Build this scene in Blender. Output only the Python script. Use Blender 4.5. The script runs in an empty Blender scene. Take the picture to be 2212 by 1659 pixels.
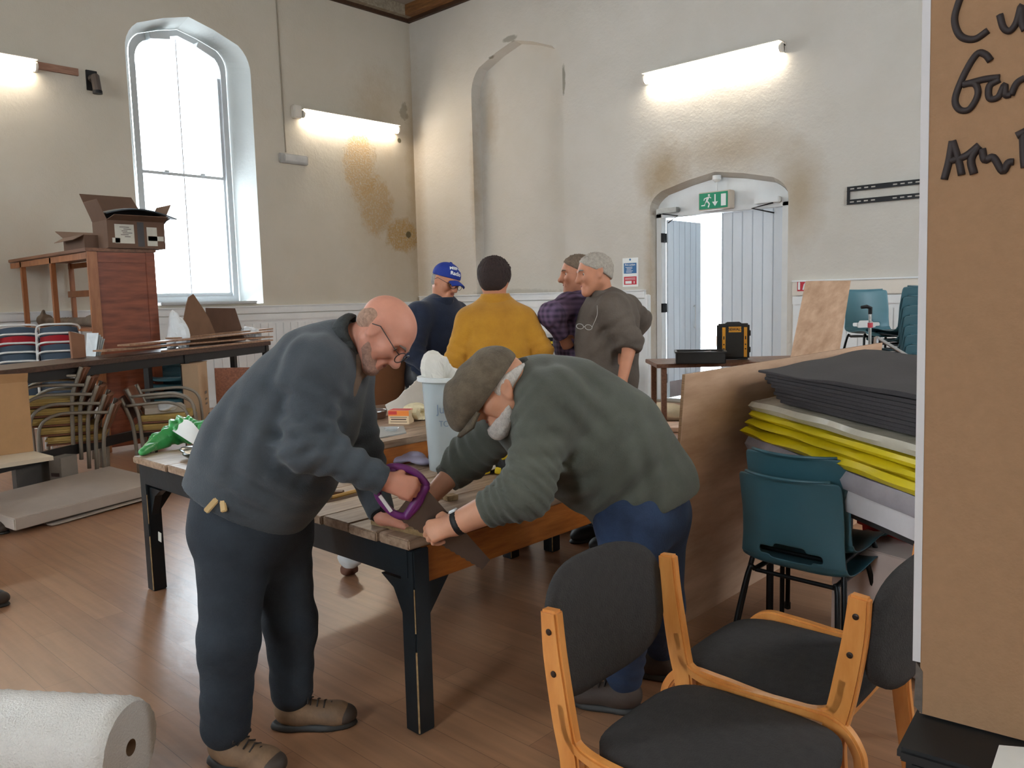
import bpy, bmesh, math, random
import numpy as np
from mathutils import Vector, Matrix, Euler
random.seed(7)
SC = bpy.context.scene
COL = SC.collection
# ---------------------------------------------------------------- camera, sky, exposure
HC = 1.55
CX, CY, FPX = 1106.0, 829.5, 1747.0
def cam_axes(yaw, pitch, roll):
    fw = np.array([-math.sin(yaw)*math.cos(pitch), math.cos(yaw)*math.cos(pitch), -math.sin(pitch)])
    r0 = np.array([math.cos(yaw), math.sin(yaw), 0.0]); u0 = np.cross(r0, fw)
    r = r0*math.cos(roll)+u0*math.sin(roll)
    return r, np.cross(r, fw), fw
RX, UX, FX = cam_axes(math.radians(43.17), math.radians(6.09), math.radians(-1.38))
C0 = np.array([0, 0, HC])
cd = bpy.data.cameras.new('camera'); cam = bpy.data.objects.new('camera', cd); COL.objects.link(cam)
cd.sensor_fit = 'HORIZONTAL'; cd.sensor_width = 36.0; cd.lens = 36.0*FPX/2212.0
cd.clip_start = 0.05; cd.clip_end = 200
m = Matrix.Identity(4)
for i in range(3):
    m[i][0], m[i][1], m[i][2], m[i][3] = RX[i], UX[i], -FX[i], C0[i]
cam.matrix_world = m
SC.camera = cam
SC.view_settings.view_transform = 'Standard'; SC.view_settings.look = 'None'
SC.view_settings.gamma = 1.0; SC.view_settings.use_curve_mapping = False
SC.view_settings.exposure = 0.78
SKY = 8.5; TUBE = 22.0
w = bpy.data.worlds.new('overcast_sky'); SC.world = w; w.use_nodes = True
bg = w.node_tree.nodes['Background']; bg.inputs[0].default_value = (0.80, 0.91, 1.0, 1); bg.inputs[1].default_value = SKY
# window portals help the overcast daylight find its way in
def portal(name, loc, size, rot):
    l = bpy.data.lights.new(name, 'AREA'); l.shape = 'RECTANGLE'; l.size, l.size_y = size
    l.cycles.is_portal = True
    o = bpy.data.objects.new(name, l); COL.objects.link(o); o.location = loc; o.rotation_euler = rot
XL, YB, XR, YF, ZC = -11.67, 9.95, 3.2, -4.6, 6.6
portal('daylight_portal', (XL-.62, 5.82, 3.4), (3.8, 1.5), (0, -math.pi/2, 0))
portal('daylight_portal', (XL-.62, -0.2, 3.4), (3.8, 1.5), (0, -math.pi/2, 0)); portal('daylight_portal', (XR+.4, 5.6, 3.4), (3.8, 1.5), (0, math.pi/2, 0))  # the last portal serves the added right-wall fill window
for x_ in (-6.2, -.6): portal('daylight_portal', (x_, YF-.4, 3.4), (1.5, 3.8), (math.pi/2, 0, math.pi))  # portals for the two added fill windows behind the camera

def ray(px, py): return FX + RX*((px-CX)/FPX) - UX*((py-CY)/FPX)
def atz(px, py, z=0.0): d = ray(px, py); return C0 + d*((z-HC)/d[2])
def aty(px, py, y): d = ray(px, py); return C0 + d*(y/d[1])
def atx(px, py, x): d = ray(px, py); return C0 + d*(x/d[0])
def dep(px, py, t): return C0 + ray(px, py)*t
V = lambda *a: np.array(a, float)
def unit(v): v = np.asarray(v, float); return v/np.linalg.norm(v)

# ---------------------------------------------------------------- materials
def lin(c):
    return tuple(((x/255.0)/12.92 if x/255.0 <= .04045 else ((x/255.0+.055)/1.055)**2.4) for x in c)
MATS = {}
def mat(name, col, rough=.6, metal=0.0, var=.12, scale=6.0, bump=0.0, bscale=60.0, stretch=(1,1,1), col2=None, spec=.5, sheen=0.0, alpha=None, trans=0.0, contrast=None, emit=None):
    if name in MATS: return MATS[name]
    M = bpy.data.materials.new(name); M.use_nodes = True; nt = M.node_tree; N = nt.nodes; L = nt.links
    b = N['Principled BSDF']; c = lin(col)
    b.inputs['Roughness'].default_value = rough; b.inputs['Metallic'].default_value = metal
    b.inputs['Specular IOR Level'].default_value = spec
    if sheen: b.inputs['Sheen Weight'].default_value = sheen
    tc = N.new('ShaderNodeTexCoord'); mp = N.new('ShaderNodeMapping'); mp.inputs['Scale'].default_value = stretch
    L.new(tc.outputs['Object'], mp.inputs[0])
    n = N.new('ShaderNodeTexNoise'); n.inputs['Scale'].default_value = scale; n.inputs['Detail'].default_value = 6; n.inputs['Roughness'].default_value = .62
    L.new(mp.outputs[0], n.inputs['Vector'])
    r = N.new('ShaderNodeValToRGB'); r.color_ramp.elements[0].position = contrast[0] if contrast else .3; r.color_ramp.elements[1].position = contrast[1] if contrast else .7
    if col2: a, z = lin(col2), c
    else: a = tuple(x*(1-var) for x in c); z = tuple(min(1, x*(1+var)) for x in c)
    r.color_ramp.elements[0].color = (*a, 1); r.color_ramp.elements[1].color = (*z, 1)
    L.new(n.outputs['Fac'], r.inputs[0]); L.new(r.outputs[0], b.inputs['Base Color'])
    if bump:
        n2 = N.new('ShaderNodeTexNoise'); n2.inputs['Scale'].default_value = bscale; n2.inputs['Detail'].default_value = 4
        L.new(mp.outputs[0], n2.inputs['Vector'])
        bp = N.new('ShaderNodeBump'); bp.inputs['Strength'].default_value = bump; bp.inputs['Distance'].default_value = .01
        L.new(n2.outputs['Fac'], bp.inputs['Height']); L.new(bp.outputs[0], b.inputs['Normal'])
    if trans: b.inputs['Transmission Weight'].default_value = trans; b.inputs['IOR'].default_value = 1.2
    if alpha is not None: b.inputs['Alpha'].default_value = alpha
    if emit:
        b.inputs['Emission Color'].default_value = (*emit[0], 1); b.inputs['Emission Strength'].default_value = emit[1]
    MATS[name] = M; return M
def wood(name, dark, light, rough=.5, scale=5, stretch=(14, 1, 14), bump=.12, spec=.4):
    return mat(name, light, rough, col2=dark, scale=scale, stretch=stretch, bump=bump, bscale=scale*3, spec=spec)

def plaster(name, col, stains, lumps):
    """cream lime plaster with soft lumps, damp stains and peeling patches"""
    M = bpy.data.materials.new(name); M.use_nodes = True; nt = M.node_tree; N = nt.nodes; L = nt.links
    b = N['Principled BSDF']; b.inputs['Roughness'].default_value = .85; b.inputs['Specular IOR Level'].default_value = .15
    geo = N.new('ShaderNodeTexCoord')
    def noise(s, det=5, rgh=.6):
        n = N.new('ShaderNodeTexNoise'); n.inputs['Scale'].default_value = s; n.inputs['Detail'].default_value = det; n.inputs['Roughness'].default_value = rgh
        L.new(geo.outputs['Object'], n.inputs['Vector']); return n.outputs['Fac']
    def math_(op, a, c=None, clamp=False):
        m_ = N.new('ShaderNodeMath'); m_.operation = op; m_.use_clamp = clamp
        for i, x in enumerate((a, c)):
            if x is None: continue
            if isinstance(x, (int, float)): m_.inputs[i].default_value = x
            else: L.new(x, m_.inputs[i])
        return m_.outputs[0]
    big = noise(1.1, 4)
    r = N.new('ShaderNodeValToRGB'); c = lin(col)
    r.color_ramp.elements[0].position = .3; r.color_ramp.elements[1].position = .75
    r.color_ramp.elements[0].color = (c[0]*.92, c[1]*.915, c[2]*.89, 1); r.color_ramp.elements[1].color = (*c, 1)
    L.new(big, r.inputs[0]); cur = r.outputs[0]
    edge = noise(5.5, 8, .7); fine = noise(30, 5, .65); peel = None
    for (p, rad, sc, warp, strength, kind) in stains:
        mp = N.new('ShaderNodeMapping'); mp.vector_type = 'POINT'
        mp.inputs['Scale'].default_value = sc; mp.inputs['Location'].default_value = tuple(-p[i]*sc[i] for i in range(3))
        L.new(geo.outputs['Object'], mp.inputs[0])
        ln = N.new('ShaderNodeVectorMath'); ln.operation = 'LENGTH'; L.new(mp.outputs[0], ln.inputs[0])
        d = math_('ADD', ln.outputs['Value'], math_('MULTIPLY', math_('SUBTRACT', edge, .5), warp))
        mr = N.new('ShaderNodeMapRange'); mr.inputs['From Min'].default_value = rad; mr.inputs['From Max'].default_value = rad*(.15 if kind == 'damp' else .7)
        mr.inputs['To Min'].default_value = 0; mr.inputs['To Max'].default_value = strength; mr.clamp = True
        L.new(d, mr.inputs['Value'])
        f = mr.outputs[0]
        tint = (150, 120, 68) if kind == 'damp' else (186, 156, 112)
        if kind == 'mould': tint = (84, 78, 54)
        if kind == 'peel':
            f = math_('MULTIPLY', f, math_('MULTIPLY', math_('SUBTRACT', fine, .36), 6.0, True))
            peel = f if peel is None else math_('MAXIMUM', peel, f)
        mx = N.new('ShaderNodeMix'); mx.data_type = 'RGBA'; mx.blend_type = 'MIX'
        L.new(f, mx.inputs[0]); L.new(cur, mx.inputs[6]); mx.inputs[7].default_value = (*lin(tint), 1)
        cur = mx.outputs[2]
    L.new(cur, b.inputs['Base Color'])
    h = math_('ADD', math_('MULTIPLY', noise(3.0, 5), lumps), math_('MULTIPLY', noise(26, 6), .22))
    if peel is not None: h = math_('SUBTRACT', h, math_('MULTIPLY', peel, 1.5))
    bp = N.new('ShaderNodeBump'); bp.inputs['Strength'].default_value = .5; bp.inputs['Distance'].default_value = .03
    L.new(h, bp.inputs['Height']); L.new(bp.outputs[0], b.inputs['Normal'])
    return M

# ---------------------------------------------------------------- mesh helpers
class MB:
    def __init__(s): s.v = []; s.f = []
    def add(s, vs, fs):
        n = len(s.v); s.v += [tuple(float(q) for q in p) for p in vs]; s.f += [tuple(i+n for i in f) for f in fs]; return s
    def box(s, c, d, rot=None):
        c = np.array(c, float); x, y, z = [q/2 for q in d]
        R = np.array(Euler(rot).to_matrix()) if rot is not None and not isinstance(rot, np.ndarray) else (rot if rot is not None else np.eye(3))
        vs = [c+R@np.array([i*x, j*y, k*z]) for i in (-1, 1) for j in (-1, 1) for k in (-1, 1)]
        return s.add(vs, [(0,1,3,2), (4,6,7,5), (0,4,5,1), (2,3,7,6), (0,2,6,4), (1,5,7,3)])
    def span(s, a, b):
        a = np.array(a, float); b = np.array(b, float); return s.box((a+b)/2, np.abs(b-a))
    def beam(s, a, b, wd, ht, up=(0,0,1)):
        """box along a->b, wd across, ht along up"""
        a = np.array(a, float); b = np.array(b, float); y = unit(b-a); x = np.cross(y, up)
        if np.linalg.norm(x) < 1e-5: x = np.cross(y, (1,0,0))
        x = unit(x); z = np.cross(x, y)
        return s.box((a+b)/2, (wd, np.linalg.norm(b-a), ht), np.stack([x, y, z], 1))
    def tube(s, pts, r, n=8, closed=False, flat=1.0):
        pts = [np.array(p, float) for p in pts]; rs = r if isinstance(r, (list, tuple)) else [r]*len(pts)
        m_ = len(pts); vs = []; up = None
        for i, p in enumerate(pts):
            if closed: t = unit(pts[(i+1) % m_]-pts[i-1])
            else: t = unit(pts[min(i+1, m_-1)]-pts[max(i-1, 0)])
            if up is None: up = unit(np.cross(t, (0.13, 0.21, 0.97)) if abs(t[2]) < .95 else np.cross(t, (1, 0, 0)))
            up = up - t*(up@t); up = unit(up); sd = np.cross(t, up)
            vs += [p+rs[i]*(math.cos(a)*up*flat+math.sin(a)*sd) for a in [2*math.pi*j/n for j in range(n)]]
        fs = []
        for i in range(m_ if closed else m_-1):
            k = (i+1) % m_
            fs += [(i*n+j, i*n+(j+1) % n, k*n+(j+1) % n, k*n+j) for j in range(n)]
        if not closed: fs += [tuple(range(n))[::-1], tuple((m_-1)*n+j for j in range(n))]
        return s.add(vs, fs)
    def lathe(s, c, prof, n=24, axis=(0,0,1), cap=True):
        c = np.array(c, float); ax = unit(axis); u = unit(np.cross(ax, (1,0,0)) if abs(ax[0]) < .9 else np.cross(ax, (0,1,0))); w_ = np.cross(ax, u)
        vs = [c+ax*h+r*(math.cos(2*math.pi*j/n)*u+math.sin(2*math.pi*j/n)*w_) for r, h in prof for j in range(n)]
        fs = [(i*n+j, i*n+(j+1) % n, (i+1)*n+(j+1) % n, (i+1)*n+j) for i in range(len(prof)-1) for j in range(n)]
        if cap: fs += [tuple(range(n))[::-1], tuple((len(prof)-1)*n+j for j in range(n))]
        return s.add(vs, fs)
    def prism(s, poly, off):
        """extrude a planar 3D polygon by the vector off"""
        n = len(poly); o = np.array(off, float); vs = [np.array(p, float) for p in poly]; vs += [p+o for p in vs]
        return s.add(vs, [tuple(range(n))[::-1], tuple(range(n, 2*n))]+[(i, (i+1) % n, n+(i+1) % n, n+i) for i in range(n)])
    def grid(s, P, thick=None, wrap=False):
        """P[i][j] points; thick gives a solid sheet"""
        P = np.array(P, float); a, b = P.shape[:2]
        q = [(i*b+j, (i+1)*b+j, (i+1)*b+j+1, i*b+j+1) for i in range(a-1) for j in range(b-1)]
        if thick is None: return s.add(P.reshape(-1, 3), q)
        du = np.gradient(P, axis=0); dv = np.gradient(P, axis=1); nn = np.cross(du, dv); nn /= np.linalg.norm(nn, axis=2, keepdims=True)+1e-9
        Q = P-nn*thick; n = a*b; fs = list(q)+[tuple(i+n for i in f[::-1]) for f in q]
        rim = [(i, 0) for i in range(a)]+[(a-1, j) for j in range(1, b)]+[(i, b-1) for i in range(a-2, -1, -1)]+[(0, j) for j in range(b-2, 0, -1)]
        ids = [i*b+j for i, j in rim]
        for k in range(len(ids)):
            x, y = ids[k], ids[(k+1) % len(ids)]; fs.append((y, x, x+n, y+n))
        return s.add(list(P.reshape(-1, 3))+list(Q.reshape(-1, 3)), fs)
    def mesh(s, name):
        me = bpy.data.meshes.new(name); me.from_pydata(s.v, [], s.f); me.update(); return me
def obj(name, mb, material, parent=None, smooth=False, bevel=0.0, world=True, recalc=True, kind=None, label=None, subsurf=0):
    """link the shapes of a builder as ONE mesh; world points are moved into the parent's frame"""
    me = mb.mesh(name)
    if parent is not None and world:
        me.transform(parent_matrix(parent).inverted())
    if recalc or bevel:
        bm = bmesh.new(); bm.from_mesh(me)
        if recalc: bmesh.ops.recalc_face_normals(bm, faces=bm.faces)
        if bevel:
            es = [e for e in bm.edges if len(e.link_faces) == 2 and e.calc_face_angle(0) > .5]
            bmesh.ops.bevel(bm, geom=es, offset=bevel, segments=2, affect='EDGES', clamp_overlap=True)
        bm.to_mesh(me); bm.free()
    return link(name, me, material, parent, smooth, kind, label, subsurf)
PM = {}
def parent_matrix(o):
    loc, rot, par = PM[o.name]
    M_ = Matrix.Translation(loc) @ Euler((0, 0, rot)).to_matrix().to_4x4()
    return (parent_matrix(par) @ M_) if par is not None else M_
def link(name, me, material, parent=None, smooth=False, kind=None, label=None, subsurf=0):
    for mm in (material if isinstance(material, (list, tuple)) else [material]): me.materials.append(mm)
    o = bpy.data.objects.new(name, me); COL.objects.link(o)
    if smooth:
        me.shade_smooth() if hasattr(me, 'shade_smooth') else None
        if smooth == 'auto': me.set_sharp_from_angle(angle=math.radians(38))
    if subsurf:
        md = o.modifiers.new('subdivision', 'SUBSURF'); md.levels = md.render_levels = subsurf
    PM[o.name] = ((0, 0, 0), 0.0, parent)
    if parent is not None: o.parent = parent
    if kind: o['kind'] = kind
    if label: o['label'] = label
    return o
def tag(o, label, cat, group=None):
    o['label'] = label; o['category'] = cat
    if group: o['group'] = group
    return o
def thing(name, label, cat, loc, rot=0.0, group=None):
    o = bpy.data.objects.new(name, None); COL.objects.link(o); o.location = tuple(float(q) for q in loc); o.rotation_euler = (0, 0, rot); o.empty_display_size = .05
    PM[o.name] = (tuple(float(q) for q in loc), rot, None)
    return tag(o, label, cat, group)
def structure(o): o['kind'] = 'structure'; return o
def dup(root, loc, rot=None, label=None):
    r = root.copy(); COL.objects.link(r); r.location = tuple(float(q) for q in loc)
    if rot is not None: r.rotation_euler = rot if isinstance(rot, tuple) else (0, 0, rot)
    if label: r['label'] = label
    for ch in list(root.children):
        c = ch.copy(); COL.objects.link(c); c.parent = r
        for g in ch.children:
            d = g.copy(); COL.objects.link(d); d.parent = c
    return r
def text_mesh(txt, size, depth=.002, align='CENTER', bold=0.0):
    cu = bpy.data.curves.new('lettering', 'FONT'); cu.body = txt; cu.size = size; cu.extrude = depth; cu.align_x = align; cu.align_y = 'CENTER'; cu.offset = bold
    o = bpy.data.objects.new('lettering', cu); COL.objects.link(o)
    dg = bpy.context.evaluated_depsgraph_get(); me = bpy.data.meshes.new_from_object(o.evaluated_get(dg))
    bpy.data.objects.remove(o); bpy.data.curves.remove(cu); return me
def lettering(name, txt, size, origin, xdir, ydir, material, parent, depth=.002, bold=0.0, warp=None, align='CENTER'):
    me = text_mesh(txt, size, depth, align, bold); x, y = unit(xdir), unit(ydir); z = np.cross(x, y); o = np.array(origin, float)
    Pi = parent_matrix(parent).inverted() if parent is not None else Matrix.Identity(4)
    for v in me.vertices:
        p = o+x*v.co.x+y*v.co.y+z*v.co.z
        if warp: p = warp(p)
        v.co = Pi @ Vector(p)
    me.materials.clear()
    return link(name, me, material, parent)
def bez(pts, n=8):
    """smooth curve through the points (Catmull-Rom)"""
    P = [np.array(p, float) for p in pts]; P = [2*P[0]-P[1]]+P+[2*P[-1]-P[-2]]; out = []
    for i in range(1, len(P)-2):
        for j in range(n):
            t = j/n; a, b, c, d = P[i-1], P[i], P[i+1], P[i+2]
            out.append(.5*((2*b)+(-a+c)*t+(2*a-5*b+4*c-d)*t*t+(-a+3*b-3*c+d)*t**3))
    out.append(P[-2]); return out

# ---------------------------------------------------------------- soft solids (blended limbs, cloth, food for one continuous skin)
class Soft:
    def __init__(s): s.ops = []; s.folds = []; s.cuts = []
    def cone(s, a, b, ra, rb, k=.03, sq=None, neg=False):
        s.ops.append(('c', np.array(a, float), np.array(b, float), ra, rb, k, sq, neg)); return s
    def chain(s, pts, rs, k=.03, sq=None):
        for i in range(len(pts)-1): s.cone(pts[i], pts[i+1], rs[i], rs[i+1], k, sq)
        return s
    def ell(s, c, r, M_=None, k=.02, neg=False):
        s.ops.append(('e', np.array(c, float), np.array(r, float), np.eye(3) if M_ is None else np.array(M_, float), k, neg)); return s
    def fold(s, c, rad, d, wl, amp, ph=0.0): s.folds.append((np.array(c, float), rad, unit(d), wl, amp, ph)); return s
    def cut(s, p, n, c=None, rad=None): s.cuts.append((np.array(p, float), unit(n), c, rad)); return s
    def field(s, h):
        lo = []; hi = []
        for o in s.ops:
            if o[0] == 'c':
                if o[7]: continue
                r = max(o[3], o[4])*(max(1, o[6][1]) if o[6] else 1)
                lo.append(np.minimum(o[1], o[2])-r); hi.append(np.maximum(o[1], o[2])+r)
            elif not o[5]:
                e = np.abs(o[3])@o[2]; lo.append(o[1]-e); hi.append(o[1]+e)
        lo = np.min(lo, 0)-3*h-.01; hi = np.max(hi, 0)+3*h+.01
        n = np.ceil((hi-lo)/h).astype(int)+1
        ax = [(lo[i]+h*np.arange(n[i])).astype(np.float32) for i in range(3)]
        F = np.full(n, .5, np.float32)
        def block(l, u):
            sl = []
            for i in range(3):
                a = max(0, int((l[i]-lo[i])/h)); b = min(n[i], int((u[i]-lo[i])/h)+2); sl.append(slice(a, max(a, b)))
            return tuple(sl), [ax[0][sl[0]][:, None, None], ax[1][sl[1]][None, :, None], ax[2][sl[2]][None, None, :]]
        for o in s.ops:
            if o[0] == 'c':
                _, a, b, ra, rb, k, sq, neg = o
                mg = k+2*h+max(ra, rb)*(max(1, sq[1]) if sq else 1)
                sl, (X, Y, Z) = block(np.minimum(a, b)-mg, np.maximum(a, b)+mg)
                px, py, pz = X-a[0], Y-a[1], Z-a[2]; ba = b-a; fac = 1.0
                if sq:
                    w_, q = unit(sq[0]), sq[1]; dt = (px*w_[0]+py*w_[1]+pz*w_[2])*(1/q-1)
                    px, py, pz = px+dt*w_[0], py+dt*w_[1], pz+dt*w_[2]; ba = ba+w_*(ba@w_)*(1/q-1); fac = min(1, q)
                t = np.clip((px*ba[0]+py*ba[1]+pz*ba[2])/max(ba@ba, 1e-9), 0, 1)
                d = (np.sqrt((px-t*ba[0])**2+(py-t*ba[1])**2+(pz-t*ba[2])**2)-(ra+(rb-ra)*t))*fac
            else:
                _, c, r, M_, k, neg = o; e = np.abs(M_)@r
                sl, (X, Y, Z) = block(c-e-k-2*h, c+e+k+2*h)
                px, py, pz = X-c[0], Y-c[1], Z-c[2]
                q0 = 0; q1 = 0
                for i in range(3):
                    v = (px*M_[0, i]+py*M_[1, i]+pz*M_[2, i])/r[i]; q0 = q0+v*v; q1 = q1+(v/r[i])**2
                q0 = np.sqrt(q0); d = q0*(q0-1)/np.sqrt(np.maximum(q1, 1e-9))
            if d.size == 0: continue
            G = F[sl]
            if neg: d = -d; hh = np.maximum(k-np.abs(G-d), 0)/k; F[sl] = np.maximum(G, d)+hh*hh*k*.25
            else: hh = np.maximum(k-np.abs(G-d), 0)/k; F[sl] = np.minimum(G, d)-hh*hh*k*.25
        for c, rad, dr, wl, amp, ph in s.folds:
            sl, (X, Y, Z) = block(c-rad*1.6, c+rad*1.6)
            px, py, pz = X-c[0], Y-c[1], Z-c[2]
            g = np.exp(-(px**2+py**2+pz**2)/(rad*rad)*2.0)
            u = px*dr[0]+py*dr[1]+pz*dr[2]
            wv = np.sin(u*(2*math.pi/wl)+ph+1.7*np.sin(px*9+pz*7+ph)+1.2*np.sin(py*13-pz*5))
            F[sl] += (amp*g*wv).astype(np.float32)
        for p, nrm, c, rad in s.cuts:
            if c is None: sl, (X, Y, Z) = block(lo, hi)
            else: sl, (X, Y, Z) = block(np.array(c)-rad, np.array(c)+rad)
            d = (X-p[0])*nrm[0]+(Y-p[1])*nrm[1]+(Z-p[2])*nrm[2]
            F[sl] = np.maximum(F[sl], d)
        F[0] = F[-1] = .5; F[:, 0] = F[:, -1] = .5; F[:, :, 0] = F[:, :, -1] = .5
        return F, lo, h
    def build(s, name, material, parent, h=.008, label=None):
        F, lo, h = s.field(h); S = F < 0
        nx, ny, nz = F.shape
        cnt = np.zeros((nx-1, ny-1, nz-1), np.uint8)
        for i in (0, 1):
            for j in (0, 1):
                for k in (0, 1): cnt += S[i:nx-1+i, j:ny-1+j, k:nz-1+k]
        act = np.argwhere((cnt > 0) & (cnt < 8)); idx = np.full(cnt.shape, -1, np.int32)
        idx[act[:, 0], act[:, 1], act[:, 2]] = np.arange(len(act))
        P = np.zeros((len(act), 3)); W = np.zeros(len(act))
        cs = [(i, j, k) for i in (0, 1) for j in (0, 1) for k in (0, 1)]
        vals = {c: F[act[:, 0]+c[0], act[:, 1]+c[1], act[:, 2]+c[2]] for c in cs}
        for c in cs:
            for x in range(3):
                if c[x]: continue
                e = list(c); e[x] = 1; e = tuple(e); f0, f1 = vals[c], vals[e]; mk = (f0 < 0) != (f1 < 0)
                t = np.where(mk, f0/np.where(mk, f0-f1, 1), 0)
                q = np.array(c, float)[None, :].repeat(len(act), 0); q[:, x] = t
                P += q*mk[:, None]; W += mk
        P = lo+h*(act+P/W[:, None])
        quads = []
        for x in range(3):
            o1, o2 = [(1, 2), (2, 0), (0, 1)][x]
            a = [slice(None)]*3; b = [slice(None)]*3; a[x] = slice(0, -1); b[x] = slice(1, None)
            ch = np.argwhere(S[tuple(a)] != S[tuple(b)])
            ch = ch[(ch[:, o1] > 0) & (ch[:, o2] > 0) & (ch[:, o1] < F.shape[o1]-1) & (ch[:, o2] < F.shape[o2]-1)]
            if len(ch) == 0: continue
            def at(d1, d2):
                q = ch.copy(); q[:, o1] -= d1; q[:, o2] -= d2; return idx[q[:, 0], q[:, 1], q[:, 2]]
            Q = np.stack([at(1, 1), at(0, 1), at(0, 0), at(1, 0)], 1)
            ins = S[ch[:, 0], ch[:, 1], ch[:, 2]]
            Q[~ins] = Q[~ins][:, ::-1]; quads.append(Q)
        Q = np.concatenate(quads)
        # two rounds of edge smoothing
        for _ in range(2):
            A = np.zeros_like(P); n = np.zeros(len(P))
            for i in range(4):
                np.add.at(A, Q[:, i], P[Q[:, (i+1) % 4]]); np.add.at(n, Q[:, i], 1)
                np.add.at(A, Q[:, (i+1) % 4], P[Q[:, i]]); np.add.at(n, Q[:, (i+1) % 4], 1)
            P = P*.5+A/np.maximum(n, 1)[:, None]*.5
        me = bpy.data.meshes.new(name)
        me.vertices.add(len(P)); me.loops.add(len(Q)*4); me.polygons.add(len(Q))
        if parent is not None:
            Mi = np.array(parent_matrix(parent).inverted()); P = P@Mi[:3, :3].T+Mi[:3, 3]
        me.vertices.foreach_set('co', P.astype(np.float32).ravel())
        me.loops.foreach_set('vertex_index', Q.astype(np.int32).ravel())
        me.polygons.foreach_set('loop_start', (np.arange(len(Q))*4).astype(np.int32))
        me.update(calc_edges=True); me.validate()
        return link(name, me, material, parent, smooth=True, label=label)
# ================================================================ the room
MW = lambda n='white_paint': mat(n, (226, 228, 228), .45, var=.05, scale=3, bump=.05, bscale=40)
white = MW(); cream_rail = mat('cream_rail_paint', (222, 214, 202), .5, var=.05, scale=3)
stain_left = [((XL, 8.72, 3.92), .58, (1, 1.55, .85), .75, .75, 'peel'), ((XL, 9.05, 3.2), .55, (1, 1.3, 1.0), .6, .75, 'peel'), ((XL, 9.62, 2.72), .5, (1, 1.2, 1.5), .5, 1.0, 'peel'),
              ((XL, 9.5, 3.2), 1.9, (1, 1.4, .75), 1.0, .34, 'damp'), ((XL, 9.1, 4.9), .7, (1, 1, .8), .7, .22, 'damp'), ((XL, 9.93, 4.0), 1.3, (1, 6, .42), .9, .42, 'damp'),
              ((XL, 9.75, 4.95), .10, (1, 1, .6), .3, .4, 'mould'), ((XL, 9.62, 4.42), .05, (1, 1, 1), .03, .9, 'mould'), ((XL, 9.75, 2.75), .07, (1, 1, 1), .05, .9, 'mould')]
stain_back = [((-11.6, YB, 3.2), .55, (2, 1, .17), .4, .38, 'damp'), ((-10.05, YB, 3.4), .22, (1.2, 1, .14), .22, .6, 'damp'), ((-9.9, YB+.2, 4.6), .24, (1, 1, .3), .3, .35, 'damp'),
              ((-6.35, YB, 3.2), .52, (1, 1, .85), .35, .62, 'damp'), ((-5.3, YB, 3.42), .62, (.6, 1, 1.6), .35, .4, 'damp'), ((-4.36, YB, 2.75), .48, (1.2, 1, .62), .3, .5, 'damp'),
              ((-8.1, YB, 4.85), .07, (1.6, 1, .28), .12, .6, 'mould'), ((-9.2, YB, 5.7), .12, (.7, 1, 2.2), .15, .5, 'mould'), ((-9.6, YB, 5.5), .06, (.6, 1, 2), .12, .6, 'mould'),
              ((-6.55, YB, 1.6), .16, (1.2, 1, .1), .2, .45, 'damp'), ((-9.2, YB, 1.63), .4, (.35, 1, 5), .5, .25, 'mould')]
plaster_l = plaster('plaster_left', (203, 196, 183), stain_left, .6)
plaster_b = plaster('plaster_back', (207, 202, 194), stain_back, .9)
plaster_o = plaster('plaster_plain', (206, 200, 186), [], .5)
plaster_w = plaster('plaster_reveal', (200, 203, 201), [], .5)

def arch(uc, hw, zb, zs, za, rnd=.34, n=6):
    """depressed pointed arch: straight jambs, rounded shoulders, straight flanks to a point"""
    sh = (hw*.80, zs+(za-zs)*.56)
    a = np.array([hw, zs-rnd*.25]); c = np.array([hw, zs+(za-zs)*.30]); b = np.array(sh)
    pts = [(hw, zb)]+[tuple((1-t)**2*a+2*t*(1-t)*c+t*t*b) for t in np.linspace(0, 1, n)]+[(hw*.4, zs+(za-zs)*.82), (0, za)]
    left = [(uc-u, z) for u, z in pts]; right = [(uc+u, z) for u, z in pts[:-1]][::-1]
    return left+right
def wall(name, u0, u1, z0, z1, holes, P, material):
    mb = MB(); cur = u0
    for o in sorted(holes, key=lambda q: q[0][0]):
        a, b = o[0][0], o[-1][0]; zb = o[0][1]
        mb.add([P(cur, z0), P(a, z0), P(a, z1), P(cur, z1)], [(0,1,2,3)])
        if zb > z0+.01: mb.add([P(a, z0), P(b, z0), P(b, zb), P(a, zb)], [(0,1,2,3)])
        for (u, z), (u2, z2) in zip(o[1:-1], o[2:-1]):
            if u2-u > 1e-6: mb.add([P(u, z), P(u2, z2), P(u2, z1), P(u, z1)], [(0,1,2,3)])
        cur = b
    mb.add([P(cur, z0), P(u1, z0), P(u1, z1), P(cur, z1)], [(0,1,2,3)])
    return structure(obj(name, mb, material, recalc=False))
def reveal(o1, o2, P1, P2):
    mb = MB(); n = len(o1)
    mb.add([P1(*p) for p in o1]+[P2(*p) for p in o2], [(i, i+1, n+i+1, n+i) for i in range(n-1)]); return mb
PL = lambda x: (lambda u, z: (x, u, z)); PB = lambda y: (lambda u, z: (u, y, z))
win_holes = [arch(yc, .94, 1.56, 5.14, 5.70) for yc in (5.79, -.2)]
wl = wall('wall_left', YF, YB, 0, 6.75, win_holes, PL(XL), plaster_l)
rec = arch(-9.12, 1.0, 1.6, 5.06, 5.66); dor = arch(-5.53, 1.03, 0, 2.78, 3.16, .2)
wb = wall('wall_back', XL, XR, 0, 6.75, [rec, dor], PB(YB), plaster_b)
rec2 = arch(-9.12, .99, 1.6, 5.04, 5.64)
mb = reveal(rec, rec2, PB(YB), PB(YB+.2)); mb.add([PB(YB+.2)(*p) for p in rec2], [tuple(range(len(rec2)))])
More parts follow.
